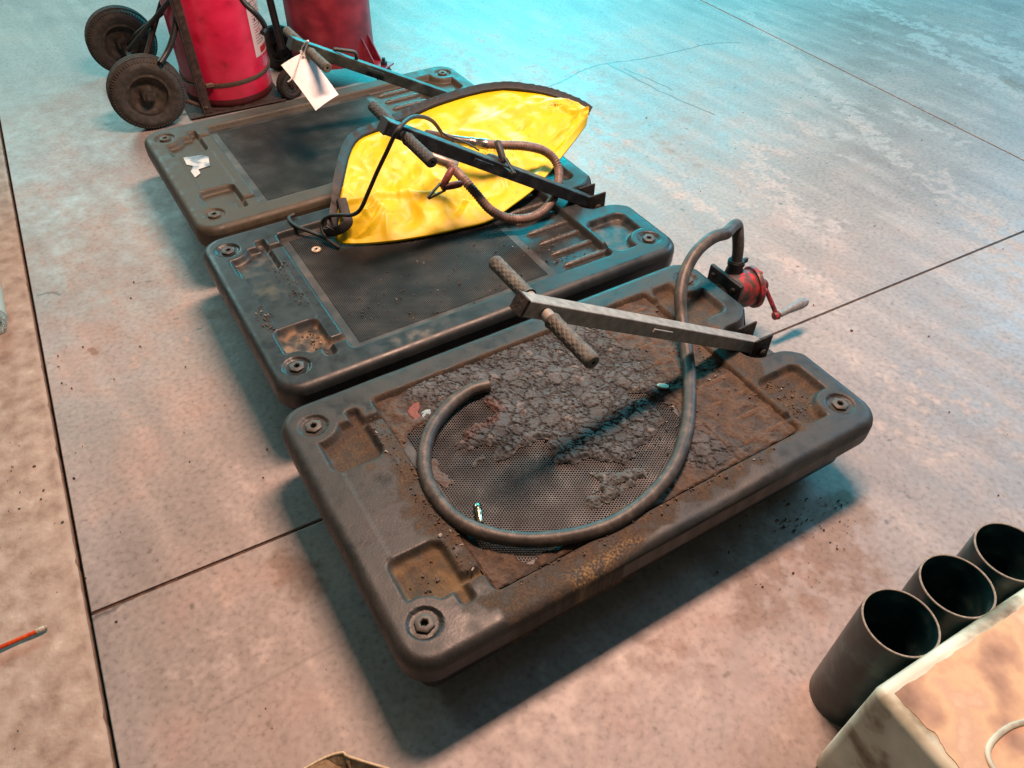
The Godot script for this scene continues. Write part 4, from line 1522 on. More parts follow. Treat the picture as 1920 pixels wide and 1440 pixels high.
# ---------------------------------------------------------------- corrugated metal hose
func make_metal_hose() -> void:
	var org := Vector3(-0.0323, 0.2000, -1.9479)
	var o := thing("flexible_hose", "brown corrugated metal hose looped under the middle drawbar, with pipe ends", "hose", Vector3(org.x, 0, org.z))
	var here := Transform3D(Basis.IDENTITY, -Vector3(org.x, 0, org.z))
	var pts := [Vector3(-0.1828, 0.3520, -1.7716), Vector3(-0.1507, 0.3400, -1.7360), Vector3(-0.1084, 0.3120, -1.6984), Vector3(-0.0703, 0.2700, -1.6884), Vector3(-0.0293, 0.2360, -1.7041), Vector3(0.0223, 0.2240, -1.7205), Vector3(0.0691, 0.2200, -1.7652), Vector3(0.1014, 0.2260, -1.8375), Vector3(0.1139, 0.2420, -1.9181), Vector3(0.1009, 0.2700, -1.9496), Vector3(0.0665, 0.3000, -1.9458), Vector3(0.0171, 0.3300, -1.9098), Vector3(-0.0400, 0.3450, -1.8836), Vector3(-0.0963, 0.3520, -1.8726)]
	var path := curve(pts, 40)
	# even spacing, then a ring every 6 mm
	var even := [path[0]]
	var acc := 0.0
	for i in range(1, path.size()):
		acc += path[i].distance_to(path[i - 1])
		if acc > 0.0016:
			even.append(path[i])
			acc = 0.0
	var radii := PackedFloat32Array()
	var s := 0.0
	for i in even.size():
		if i > 0:
			s += even[i].distance_to(even[i - 1])
		radii.append(0.0118 + 0.0011 * cos(TAU * s / 0.0078))
	var b := MB.new()
	b.tube(even, radii, 14)
	b.smooth()
	part("hose", b.commit(), mottled([[0.0, Color(0.30, 0.235, 0.205)], [0.5, Color(0.42, 0.335, 0.295)], [1.0, Color(0.55, 0.46, 0.41)]], 5.0, 0.5, 0.1, 311, 0.014), o, here)
	var pipe := mottled([[0.0, Color(0.42, 0.38, 0.34)], [1.0, Color(0.68, 0.64, 0.58)]], 6.0, 0.38, 0.6, 312, 0.014, 0.03)
	var p0 := Vector3(-0.2406, 0.3720, -1.7751)
	var p1 := Vector3(-0.1552, 0.3450, -1.7642)
	var d := (p1 - p0).normalized()
	var n := MB.new()
	n.lathe(along(p0, d), [Vector2(0.0, 0.0), Vector2(0.0125, 0.0), Vector2(0.0132, 0.002), Vector2(0.0132, p0.distance_to(p1) - 0.001), Vector2(0.0125, p0.distance_to(p1)), Vector2(0.0095, p0.distance_to(p1)), Vector2(0.009, p0.distance_to(p1) - 0.02), Vector2(0.0, p0.distance_to(p1) - 0.02)], 22)
	part("pipe_end", n.commit(), pipe, o, here)
	var q0 := Vector3(-0.0821, 0.3520, -1.8706)
	var q1 := Vector3(-0.1719, 0.3560, -1.8837)
	var e := (q1 - q0).normalized()
	var l := q0.distance_to(q1)
	var f := MB.new()
	f.lathe(along(q0, e), [Vector2(0.0, 0.0), Vector2(0.0135, 0.0), Vector2(0.0142, 0.002), Vector2(0.0142, 0.024), Vector2(0.0122, 0.027), Vector2(0.0122, 0.038), Vector2(0.0138, 0.040), Vector2(0.0138, 0.048), Vector2(0.0118, 0.050), Vector2(0.0118, l), Vector2(0.0, l)], 22)
	part("fitting", f.commit(), mottled([[0.0, Color(0.45, 0.43, 0.41)], [1.0, Color(0.75, 0.73, 0.70)]], 6.0, 0.25, 0.9, 313, 0.014), o, here)
	var tail := MB.new()
	tail.tube(curve([Vector3(-0.1719, 0.3560, -1.8837), Vector3(-0.2127, 0.3520, -1.9099), Vector3(-0.2515, 0.3450, -1.9365)], 5), 0.0105, 12)
	part("hose_tail", tail.commit(), mottled([[0.0, Color(0.30, 0.2, 0.16)], [1.0, Color(0.45, 0.32, 0.26)]], 6.0, 0.5, 0.2, 314, 0.014), o, here)


# ---------------------------------------------------------------- grounding cable
func clamp_mesh(jaw: float) -> Array:
	# two hinged sleeves along x, opened by the angle jaw: upper sleeve, lower sleeve, jaws
	var up := MB.new()
	up.lathe(along(Vector3.ZERO, Vector3(cos(jaw), sin(jaw), 0)), [Vector2(0, 0), Vector2(0.006, 0.0), Vector2(0.0085, 0.008), Vector2(0.0095, 0.035), Vector2(0.0085, 0.052), Vector2(0.005, 0.057), Vector2(0, 0.058)], 14)
	var dn := MB.new()
	dn.lathe(along(Vector3.ZERO, Vector3(cos(jaw), -sin(jaw), 0)), [Vector2(0, 0), Vector2(0.006, 0.0), Vector2(0.0085, 0.008), Vector2(0.0095, 0.035), Vector2(0.0085, 0.052), Vector2(0.005, 0.057), Vector2(0, 0.058)], 14)
	var j := MB.new()
	for s in [-1.0, 1.0]:
		j.rbox(Transform3D(Basis(Vector3.BACK, s * 0.18), Vector3(-0.020, s * 0.006, 0)), Vector3(0.05, 0.004, 0.012), 0.0015)
	j.lathe(along(Vector3(0.004, 0, -0.009), Vector3(0, 0, 1)), [Vector2(0, 0), Vector2(0.004, 0), Vector2(0.004, 0.018), Vector2(0, 0.018)], 10)
	return [up.commit(), dn.commit(), j.commit()]


func make_cable() -> void:
	var org := Vector3(-0.4533, 0.2000, -1.6576)
	var o := thing("grounding_cable", "thin black cable with a black and a brown spring clamp, lying over the yellow sheet", "cable", Vector3(org.x, 0, org.z))
	var here := Transform3D(Basis.IDENTITY, -Vector3(org.x, 0, org.z))
	var rub := mottled([[0.0, Color(0.10, 0.10, 0.10)], [1.0, Color(0.20, 0.195, 0.19)]], 7.0, 0.55, 0.0, 321, 0.02, 0.03)
	var main := curve([Vector3(-0.1988, 0.4200, -1.8024), Vector3(-0.2102, 0.4700, -1.7513), Vector3(-0.2246, 0.5200, -1.6717), Vector3(-0.2405, 0.5600, -1.5798), Vector3(-0.2582, 0.5650, -1.5119), Vector3(-0.2909, 0.5000, -1.5401), Vector3(-0.3214, 0.4400, -1.5523), Vector3(-0.3460, 0.3900, -1.5499), Vector3(-0.3691, 0.3450, -1.5525), Vector3(-0.3985, 0.3100, -1.5807), Vector3(-0.4371, 0.2850, -1.6180), Vector3(-0.4725, 0.2620, -1.6473), Vector3(-0.4969, 0.2360, -1.6619), Vector3(-0.4992, 0.2160, -1.6508), Vector3(-0.4803, 0.2030, -1.6278), Vector3(-0.4544, 0.1930, -1.6128), Vector3(-0.4643, 0.1950, -1.6236), Vector3(-0.5024, 0.1960, -1.6513), Vector3(-0.5364, 0.2040, -1.6620), Vector3(-0.5668, 0.2055, -1.6753), Vector3(-0.5915, 0.2055, -1.6990), Vector3(-0.6022, 0.2055, -1.7212), Vector3(-0.5916, 0.2055, -1.7372)], 7)
	part("cable", tube_mesh(main, 0.0048, 10), rub, o, here)
	part("lead", tube_mesh(curve([Vector3(-0.1988, 0.4200, -1.8024), Vector3(-0.1817, 0.4000, -1.8146), Vector3(-0.1559, 0.3850, -1.8283), Vector3(-0.1250, 0.3780, -1.8153), Vector3(-0.1023, 0.3720, -1.7999)], 6), 0.0024, 8), rub, o, here)
	part("lead", tube_mesh(curve([Vector3(-0.1988, 0.4200, -1.8024), Vector3(-0.1969, 0.3850, -1.8258), Vector3(-0.1846, 0.3650, -1.7998), Vector3(-0.1707, 0.3500, -1.7543)], 6), 0.0024, 8), rub, o, here)
	var cm := clamp_mesh(0.42)
	var brown := mottled([[0.0, Color(0.22, 0.10, 0.08)], [0.5, Color(0.40, 0.17, 0.13)], [1.0, Color(0.55, 0.28, 0.2)]], 8.0, 0.5, 0.0, 322, 0.02)
	var jawm := mottled([[0.0, Color(0.16, 0.15, 0.14)], [1.0, Color(0.32, 0.30, 0.28)]], 8.0, 0.4, 0.5, 323, 0.02)
	# black clamp astride the drawbar, brown one hanging in front of the sheet
	for k in 2:
		var at: Vector3 = [Vector3(-0.0359, 0.3850, -1.7201), Vector3(-0.1880, 0.3400, -1.6670)][k]
		var a: Vector3 = [Vector3(-0.0912, 0.3850, -1.7706), Vector3(-0.1604, 0.3720, -1.6997)][k]
		var c: Vector3 = [Vector3(-0.0573, 0.4150, -1.7594), Vector3(-0.1527, 0.3400, -1.6892)][k]
		var x := ((a - at).normalized() + (c - at).normalized()).normalized()
		var y := ((a - at).normalized() - (c - at).normalized())
		y = (y - x * y.dot(x)).normalized()
		var tr := Transform3D(Basis(x, y, x.cross(y)), at - Vector3(org.x, 0, org.z))
		var cl := part("clamp", cm[2], jawm, o, tr)
		cl.set_meta("label", ["black spring clamp", "brown spring clamp"][k])
		part("sleeve", cm[0], [rub, brown][k], cl)
		part("sleeve", cm[1], [rub, brown][k], cl)


# ---------------------------------------------------------------- price tag
func make_price_tag() -> void:
	var hang := Vector3(-0.6138, 0.4700, -2.1661)
	var o := thing("paper_tag", "blank white paper tag zip-tied to the farthest drawbar", "tag", hang)
	var c := [Vector3(-0.6640, 0.4520, -2.0969), Vector3(-0.6054, 0.4700, -2.1479), Vector3(-0.5101, 0.3850, -2.0748), Vector3(-0.5649, 0.3660, -2.0123)]
	var b := MB.new()
	var n := 12
	var nn: Vector3 = (c[1] - c[0]).cross(c[3] - c[0]).normalized()
	if nn.z < 0.0:
		nn = -nn
	for side in 2:
		for j in n + 1:
			for i in n + 1:
				var u := float(i) / n
				var v := float(j) / n
				var p: Vector3 = c[0].lerp(c[1], u).lerp(c[3].lerp(c[2], u), v)
				p += nn * (sin(u * PI) * 0.004 + sin(v * PI) * 0.006 - v * v * 0.004 - side * 0.0007)
				b.vert(p - hang, Vector2(u, v))
	for side in 2:
		for j in n:
			for i in n:
				var q := side * (n + 1) * (n + 1) + j * (n + 1) + i
				if side == 0:
					b.quad(q, q + n + 1, q + n + 2, q + 1)
				else:
					b.quad(q, q + 1, q + n + 2, q + n + 1)
	b.smooth()
	part("card", b.commit(), mottled([[0.0, Color(0.80, 0.79, 0.80)], [0.5, Color(0.86, 0.85, 0.86)], [1.0, Color(0.90, 0.89, 0.90)]], 9.0, 0.7, 0.0, 331, 0.01), o)
	var tie := MB.new()
	var loop := curve([Vector3(-0.6058, 0.4700, -2.1219), Vector3(-0.5993, 0.4820, -2.1288), Vector3(-0.5900, 0.5000, -2.1202), Vector3(-0.5818, 0.5120, -2.1118), Vector3(-0.5904, 0.5080, -2.1217), Vector3(-0.6097, 0.4840, -2.1379), Vector3(-0.6132, 0.4700, -2.1287), Vector3(-0.6161, 0.4580, -2.0786), Vector3(-0.6234, 0.4400, -2.0441), Vector3(-0.6343, 0.4320, -2.0346)], 5)
	var lp := []
	for q in loop:
		lp.append(q - hang)
	tie.tube(lp, 0.0034, 8, true, Color.WHITE, 0.5)
	tie.rbox(Transform3D(Basis.IDENTITY, Vector3(-0.6128, 0.4740, -2.1371) - hang), Vector3(0.007, 0.007, 0.007), 0.001)
	part("zip_tie", tie.commit(), mat(lin(0.62, 0.61, 0.60), 0.4), o)


# ---------------------------------------------------------------- wheeled extinguisher
func wheel_parts(parent: Node3D, r: float, w: float, at: Transform3D, tyre_mat: Material, rim_mat: Material) -> void:
	# axle along the transform's y
	var t := MB.new()
	var prof := []
	var inner := r * 0.56
	prof.append(Vector2(inner, -w * 0.36))
	for k in 13:
		var a := -PI * 0.5 + PI * k / 12.0
		prof.append(Vector2(r - w * 0.42 + cos(a) * w * 0.42, sin(a) * w * 0.5))
	prof.append(Vector2(inner, w * 0.36))
	t.lathe(Transform3D.IDENTITY, prof, 48)
	# tread: grooves and shoulder lugs
	for k in 72:
		for s in [-1.0, 1.0]:
			var a := TAU * k / 72.0
			var d := Vector3(cos(a), 0, -sin(a))
			t.rbox(Transform3D(Basis(d, Vector3.UP, d.cross(Vector3.UP)) * Basis(Vector3.BACK, s * 0.65), d * (r - w * 0.13) + Vector3.UP * s * w * 0.36), Vector3(0.006, 0.011, r * TAU / 72.0 * 0.45), 0.0015)
	for y in [-0.16, 0.0, 0.16]:
		t.lathe(Transform3D.IDENTITY, [Vector2(r - 0.004, (y - 0.055) * w), Vector2(r + 0.0015, (y - 0.04) * w), Vector2(r + 0.0015, (y + 0.04) * w), Vector2(r - 0.004, (y + 0.055) * w)], 48)
	var tyre := part("wheel", t.commit(), tyre_mat, parent, at)
	var m := MB.new()
	for s in [1.0, -1.0]:
		var tr := Transform3D(Basis.IDENTITY if s > 0.0 else Basis(Vector3.RIGHT, PI), Vector3.ZERO)
		m.lathe(tr, [Vector2(inner + 0.004, w * 0.30), Vector2(inner + 0.002, w * 0.38), Vector2(inner - 0.006, w * 0.40), Vector2(inner * 0.86, w * 0.22), Vector2(inner * 0.62, w * 0.10), Vector2(inner * 0.40, w * 0.12), Vector2(inner * 0.34, w * 0.34), Vector2(inner * 0.30, w * 0.46), Vector2(inner * 0.16, w * 0.47), Vector2(inner * 0.15, w * 0.62), Vector2(0, w * 0.62)], 32)
	part("rim", m.commit(), rim_mat, tyre)


func make_extinguisher() -> void:
	var ctr := Vector3(-1.138, 0, -2.908)
	var o := thing("wheeled_extinguisher", "bright red wheeled fire extinguisher on a two-wheeled cart", "extinguisher", ctr)
	var here := Transform3D(Basis.IDENTITY, -ctr)
	var red := mottled([[0.0, Color(0.44, 0.06, 0.14)], [0.22, Color(0.74, 0.10, 0.24)], [0.5, Color(0.82, 0.13, 0.29)], [1.0, Color(0.86, 0.20, 0.35)]], 2.2, 0.34, 0.0, 341, 0.010, 0.02, 6)
	red.clearcoat_enabled = true
	red.clearcoat = 0.25
	red.clearcoat_roughness = 0.3
	var frame := mottled([[0.0, Color(0.12, 0.095, 0.085)], [0.5, Color(0.22, 0.165, 0.145)], [1.0, Color(0.34, 0.27, 0.23)]], 5.0, 0.65, 0.1, 342, 0.016, 0.05)
	var tyre := mottled([[0.0, Color(0.15, 0.145, 0.135)], [0.5, Color(0.22, 0.21, 0.195)], [1.0, Color(0.32, 0.30, 0.27)]], 5.0, 0.75, 0.0, 343, 0.014, 0.05)
	var rim := mottled([[0.0, Color(0.15, 0.14, 0.125)], [0.5, Color(0.25, 0.23, 0.205)], [1.0, Color(0.38, 0.345, 0.30)]], 5.0, 0.6, 0.2, 344, 0.014, 0.03)
	var blackm := mottled([[0.0, Color(0.07, 0.07, 0.07)], [1.0, Color(0.16, 0.16, 0.155)]], 6.0, 0.45, 0.0, 345, 0.02)
	part("tank", lathe_mesh([Vector2(0, 0.03), Vector2(0.150, 0.03), Vector2(0.160, 0.034), Vector2(0.163, 0.045), Vector2(0.163, 0.07), Vector2(0.165, 0.085), Vector2(0.165, 0.62), Vector2(0.150, 0.70), Vector2(0.10, 0.76), Vector2(0.0, 0.78)], 64), red, o)
	part("foot_ring", lathe_mesh([Vector2(0.150, 0.012), Vector2(0.158, 0.012), Vector2(0.1625, 0.018), Vector2(0.1635, 0.030), Vector2(0.161, 0.042)], 64), mottled([[0.0, Color(0.20, 0.04, 0.05)], [1.0, Color(0.38, 0.08, 0.1)]], 5.0, 0.6, 0.0, 346, 0.02), o)
	# strap with a wire twist
	var st_ := []
	for k in 61:
		var a := TAU * k / 60.0
		st_.append(Vector3(cos(a) * 0.1668, 0.102 + sin(a + 0.6) * 0.006, -sin(a) * 0.1668))
	part("strap", tube_mesh(st_, 0.0085, 8, 0.3, Vector3.RIGHT), mottled([[0.0, Color(0.24, 0.20, 0.16)], [1.0, Color(0.40, 0.34, 0.27)]], 7.0, 0.8, 0.0, 347, 0.02), o)
	var tw := MB.new()
	tw.tube(curve([Vector3(-1.2236, 0.1000, -2.7441), Vector3(-1.1838, 0.1000, -2.7240), Vector3(-1.1543, 0.1030, -2.7328)], 5), 0.0025, 6)
	tw.rbox(Transform3D(Basis(Vector3.UP, 0.5), Vector3(-1.1428, 0.1050, -2.7290)), Vector3(0.03, 0.016, 0.01), 0.004)
	part("buckle", tw.commit(), mottled([[0.0, Color(0.35, 0.28, 0.22)], [1.0, Color(0.5, 0.42, 0.35)]], 7.0, 0.6, 0.3, 348, 0.02), o, here)
	# printed instruction label, wrapped round the tank
	var lw := 96
	var lh := 512
	var im := Image.create(lw, lh, false, Image.FORMAT_RGB8)
	im.fill(Color(0.80, 0.76, 0.77))
	im.fill_rect(Rect2i(0, 0, lw, 30), Color(0.72, 0.18, 0.24))
	im.fill_rect(Rect2i(6, 4, lw - 12, 8), Color(0.82, 0.78, 0.78))
	im.fill_rect(Rect2i(30, 462, lw - 36, 40), Color(0.70, 0.16, 0.22))
	var rng := RandomNumberGenerator.new()
	rng.seed = 12
	for k in 12:
		var y := 44 + k * 34
		var ink := Color(0.30, 0.24, 0.28) if k % 3 else Color(0.62, 0.22, 0.28)
		im.fill_rect(Rect2i(18, y, 56, 4), ink)
		im.fill_rect(Rect2i(18 + rng.randi_range(0, 40), y, 5, 20), ink)
		im.fill_rect(Rect2i(18, y + 16, rng.randi_range(14, 56), 4), ink)
		im.fill_rect(Rect2i(18 + rng.randi_range(0, 50), y + 6, 4, 14), ink)
	var lm := StandardMaterial3D.new()
	lm.albedo_texture = ImageTexture.create_from_image(im)
	lm.roughness = 0.4
	lm.texture_repeat = false
	var lb := MB.new()
	var a0 := -0.42
	var a1 := 0.22
	for k in 13:
		var a := lerpf(a0, a1, k / 12.0)
		for j in 2:
			var y: float = [0.165, 0.455][j]
			var d := Vector3(cos(a), 0, -sin(a))
			lb.vert(d * 0.1662 + Vector3.UP * y, Vector2(k / 12.0, 1.0 - j), Color.WHITE, d)
	for k in 12:
		lb.quad(k * 2, k * 2 + 2, k * 2 + 3, k * 2 + 1)
	part("printed_label", lb.commit(), lm, o)
	# cart: toe plate, two uprights, cross braces, axle
	var tdir := Vector3(0.5048, 0, 0.8632)
	var sdir := Vector3(0.8632, 0, -0.5048)
	var fr := MB.new()
	fr.rbox(Transform3D(Basis(sdir, Vector3.UP, tdir), Vector3(-1.15, 0.009, -2.90)), Vector3(0.36, 0.006, 0.36), 0.002)
	part("toe_plate", fr.commit(), frame, o, here)
	var w1 := Vector3(-1.3210, 0.0000, -2.6076)
	var w2 := w1 - tdir * 0.52
	w1.y = 0.128
	w2.y = 0.128
	var foot1 := Vector3(-1.1603, 0.0120, -2.6998)
	var foot2 := foot1 - tdir * 0.26
	for f in [foot1, foot2]:
		var up := MB.new()
		var lean := Vector3(-0.02, 1.0, 0.0).normalized()
		var bas := along(f, lean, sdir)
		up.rbox(Transform3D(bas.basis, f + lean * 0.33), Vector3(0.026, 0.66, 0.010), 0.003)
		up.rbox(Transform3D(bas.basis, f + lean * 0.33 - sdir * 0.017), Vector3(0.006, 0.66, 0.034), 0.002)
		part("upright", up.commit(), frame, o, here)
	part("axle", tube_mesh([w1 - tdir * 0.03, w2 + tdir * 0.03], 0.011, 12), frame, o, here)
	for f in [[w2 + tdir * 0.05, foot2 + Vector3(0, 0.30, 0)], [w1 - tdir * 0.05, foot1 + Vector3(0, 0.02, 0)], [w1 - tdir * 0.14, foot2 + Vector3(0, 0.36, 0)], [w2 + tdir * 0.12, foot1 + Vector3(0, 0.42, 0)]]:
		part("brace", tube_mesh(f, 0.009, 8), frame, o, here)
	wheel_parts(o, 0.127, 0.078, along(w1 - ctr, tdir), tyre, rim)
	wheel_parts(o, 0.127, 0.078, along(w2 - ctr, tdir), tyre, rim)
	part("discharge_hose", tube_mesh(curve([Vector3(-1.1785, 0.4400, -2.7588), Vector3(-1.1773, 0.4000, -2.7254), Vector3(-1.1875, 0.3400, -2.6981), Vector3(-1.2066, 0.2850, -2.6630), Vector3(-1.2249, 0.2550, -2.6366), Vector3(-1.2416, 0.2350, -2.6035)], 6), 0.0105, 10), blackm, o, here)
	part("discharge_hose", tube_mesh(curve([Vector3(-0.9440, 0.4700, -2.6568), Vector3(-0.9149, 0.4300, -2.6313), Vector3(-0.8870, 0.4050, -2.6241), Vector3(-0.8712, 0.3750, -2.6340), Vector3(-0.8692, 0.3450, -2.6508), Vector3(-0.8751, 0.3350, -2.6301)], 6), 0.0095, 10), blackm, o, here)


# ---------------------------------------------------------------- red drum on casters
func make_drum() -> void:
	var ctr := Vector3(-0.752, 0, -3.075)
	var o := thing("red_drum", "dull red steel drum on casters, beside the extinguisher", "drum", ctr)
	var here := Transform3D(Basis.IDENTITY, -ctr)
	var red := mottled([[0.0, Color(0.24, 0.08, 0.12)], [0.35, Color(0.42, 0.11, 0.17)], [0.6, Color(0.52, 0.15, 0.21)], [1.0, Color(0.60, 0.24, 0.29)]], 1.8, 0.42, 0.0, 351, 0.010, 0.02, 6)
	var frame := mottled([[0.0, Color(0.08, 0.08, 0.08)], [1.0, Color(0.19, 0.185, 0.18)]], 6.0, 0.55, 0.1, 352, 0.02, 0.03)
	part("drum", lathe_mesh([Vector2(0, 0.092), Vector2(0.148, 0.092), Vector2(0.158, 0.096), Vector2(0.161, 0.106), Vector2(0.161, 0.55), Vector2(0.155, 0.56), Vector2(0, 0.56)], 64), red, o)
	var tyre := mottled([[0.0, Color(0.10, 0.10, 0.095)], [1.0, Color(0.20, 0.19, 0.18)]], 6.0, 0.8, 0.0, 353, 0.02, 0.03)
	# feet: a plate with a bolt and a caster at the right, wheels at the left
	var fr := Vector3(-0.5342, 0.0850, -2.9772)
	var gus := MB.new()
	var dir := (fr - ctr)
	dir.y = 0.0
	dir = dir.normalized()
	var side := dir.cross(Vector3.UP)
	gus.rbox(Transform3D(Basis(dir, Vector3.UP, dir.cross(Vector3.UP)), ctr + dir * 0.19 + Vector3.UP * 0.094), Vector3(0.14, 0.007, 0.07), 0.002)
	for s in [-1.0, 1.0]:
		var q: Vector3 = ctr + side * s * 0.022
		var th := side * 0.003
		var c3 := [q + dir * 0.156 + Vector3.UP * 0.096, q + dir * 0.212 + Vector3.UP * 0.096, q + dir * 0.156 + Vector3.UP * 0.20]
		gus.face([c3[0] + th, c3[2] + th, c3[1] + th] if (c3[2] - c3[0]).cross(c3[1] - c3[0]).dot(th) > 0.0 else [c3[0] + th, c3[1] + th, c3[2] + th])
		gus.face([c3[0] - th, c3[1] - th, c3[2] - th] if (c3[2] - c3[0]).cross(c3[1] - c3[0]).dot(th) > 0.0 else [c3[0] - th, c3[2] - th, c3[1] - th])
		gus.face([c3[1] + th, c3[2] + th, c3[2] - th, c3[1] - th] if (c3[2] - c3[1]).cross(-th).dot(dir) > 0.0 else [c3[1] - th, c3[2] - th, c3[2] + th, c3[1] + th])
	var ft := part("foot", gus.commit(), red, o, here)
	var bolt := MB.new()
	bolt.lathe(Transform3D.IDENTITY, [Vector2(0.013, 0.0), Vector2(0.013, 0.012), Vector2(0.007, 0.013), Vector2(0.007, 0.026), Vector2(0, 0.027)], 6)
	part("bolt", bolt.commit(), frame, ft, Transform3D(Basis.IDENTITY, ctr + dir * 0.235 + Vector3.UP * 0.097))
	var cs := MB.new()
	cs.lathe(Transform3D.IDENTITY, [Vector2(0.0, 0.055), Vector2(0.02, 0.056), Vector2(0.027, 0.064), Vector2(0.027, 0.076), Vector2(0.022, 0.084), Vector2(0.022, 0.091), Vector2(0, 0.091)], 20)
	cs.rbox(Transform3D(Basis(dir, Vector3.UP, side), Vector3(0, 0.045, 0)), Vector3(0.03, 0.04, 0.044), 0.004)
	cs.lathe(along(side * -0.014 + Vector3(0.0, 0.034, 0.0), side), [Vector2(0, 0), Vector2(0.028, 0), Vector2(0.034, 0.005), Vector2(0.034, 0.023), Vector2(0.028, 0.028), Vector2(0, 0.028)], 24)
	part("caster", cs.commit(), frame, o, Transform3D(Basis.IDENTITY, dir * 0.235))
	var ax := Vector3(0.5048, 0, 0.8632)
	var rimm := mottled([[0.0, Color(0.12, 0.11, 0.10)], [1.0, Color(0.28, 0.25, 0.22)]], 6.0, 0.5, 0.2, 354, 0.02)
	var wa := Vector3(-0.8891, 0.0000, -2.8754)
	wa.y = 0.055
	wheel_parts(o, 0.055, 0.04, along(wa - ctr, Vector3(0.75, 0, 0.66)), tyre, rimm)
	var wb := Vector3(-0.9962, 0.0000, -3.1449)
	wb.y = 0.085
	wheel_parts(o, 0.085, 0.05, along(wb - ctr, ax), tyre, rimm)
	var hold := MB.new()
	hold.tube([wa, wa.lerp(ctr, 0.3) + Vector3.UP * 0.05, ctr + Vector3(0, 0.09, 0)], 0.012, 8)
	hold.tube([wb, wb.lerp(ctr, 0.5) + Vector3.UP * 0.02, ctr + Vector3(0, 0.09, 0)], 0.012, 8)
	part("undercarriage", hold.commit(), frame, o, here)
	part("push_bar", tube_mesh([Vector3(-0.9466, 0.1200, -3.0417), Vector3(-0.9549, 0.1800, -3.0552), Vector3(-0.9632, 0.2800, -3.0613), Vector3(-0.9676, 0.3600, -3.0644)], 0.0145, 12), frame, o, here)


# ---------------------------------------------------------------- pipe offcuts
func make_pipes() -> void:
	var m := mottled([[0.0, Color(0.02, 0.11, 0.125)], [0.4, Color(0.05, 0.165, 0.18)], [0.62, Color(0.09, 0.21, 0.22)], [0.75, Color(0.20, 0.29, 0.285)], [1.0, Color(0.34, 0.38, 0.36)]], 3.0, 0.34, 0.0, 361, 0.010, 0.02)
	var rimm := mottled([[0.0, Color(0.40, 0.37, 0.33)], [1.0, Color(0.62, 0.58, 0.52)]], 12.0, 0.6, 0.0, 362, 0.02)
	var spots := [Vector3(0.601, 0, -0.574), Vector3(0.713, 0, -0.640), Vector3(0.828, 0, -0.706)]
	var labels := ["black pipe offcut standing upright, nearest the bottom edge of the photo", "black pipe offcut standing upright, second of the three beside the tan case", "black pipe offcut standing upright at the right edge of the photo"]
	var r := 0.0575
	var body := MB.new()
	body.lathe(Transform3D.IDENTITY, [Vector2(r - 0.0035, 0.0), Vector2(r, 0.0), Vector2(r, 0.2685)], 56)
	body.lathe(Transform3D.IDENTITY, [Vector2(r - 0.0035, 0.2685), Vector2(r - 0.0035, 0.0)], 56)
	var bm := body.commit()
	var cut := lathe_mesh([Vector2(r, 0.2685), Vector2(r - 0.0006, 0.2697), Vector2(r - 0.0029, 0.2697), Vector2(r - 0.0035, 0.2685)], 56)
	for k in 3:
		var o := thing("pipe_offcut", labels[k], "pipe", spots[k], 0.7 * k, "short black pipes in a row")
		part("tube", bm, m, o)
		part("cut_edge", cut, rimm, o)


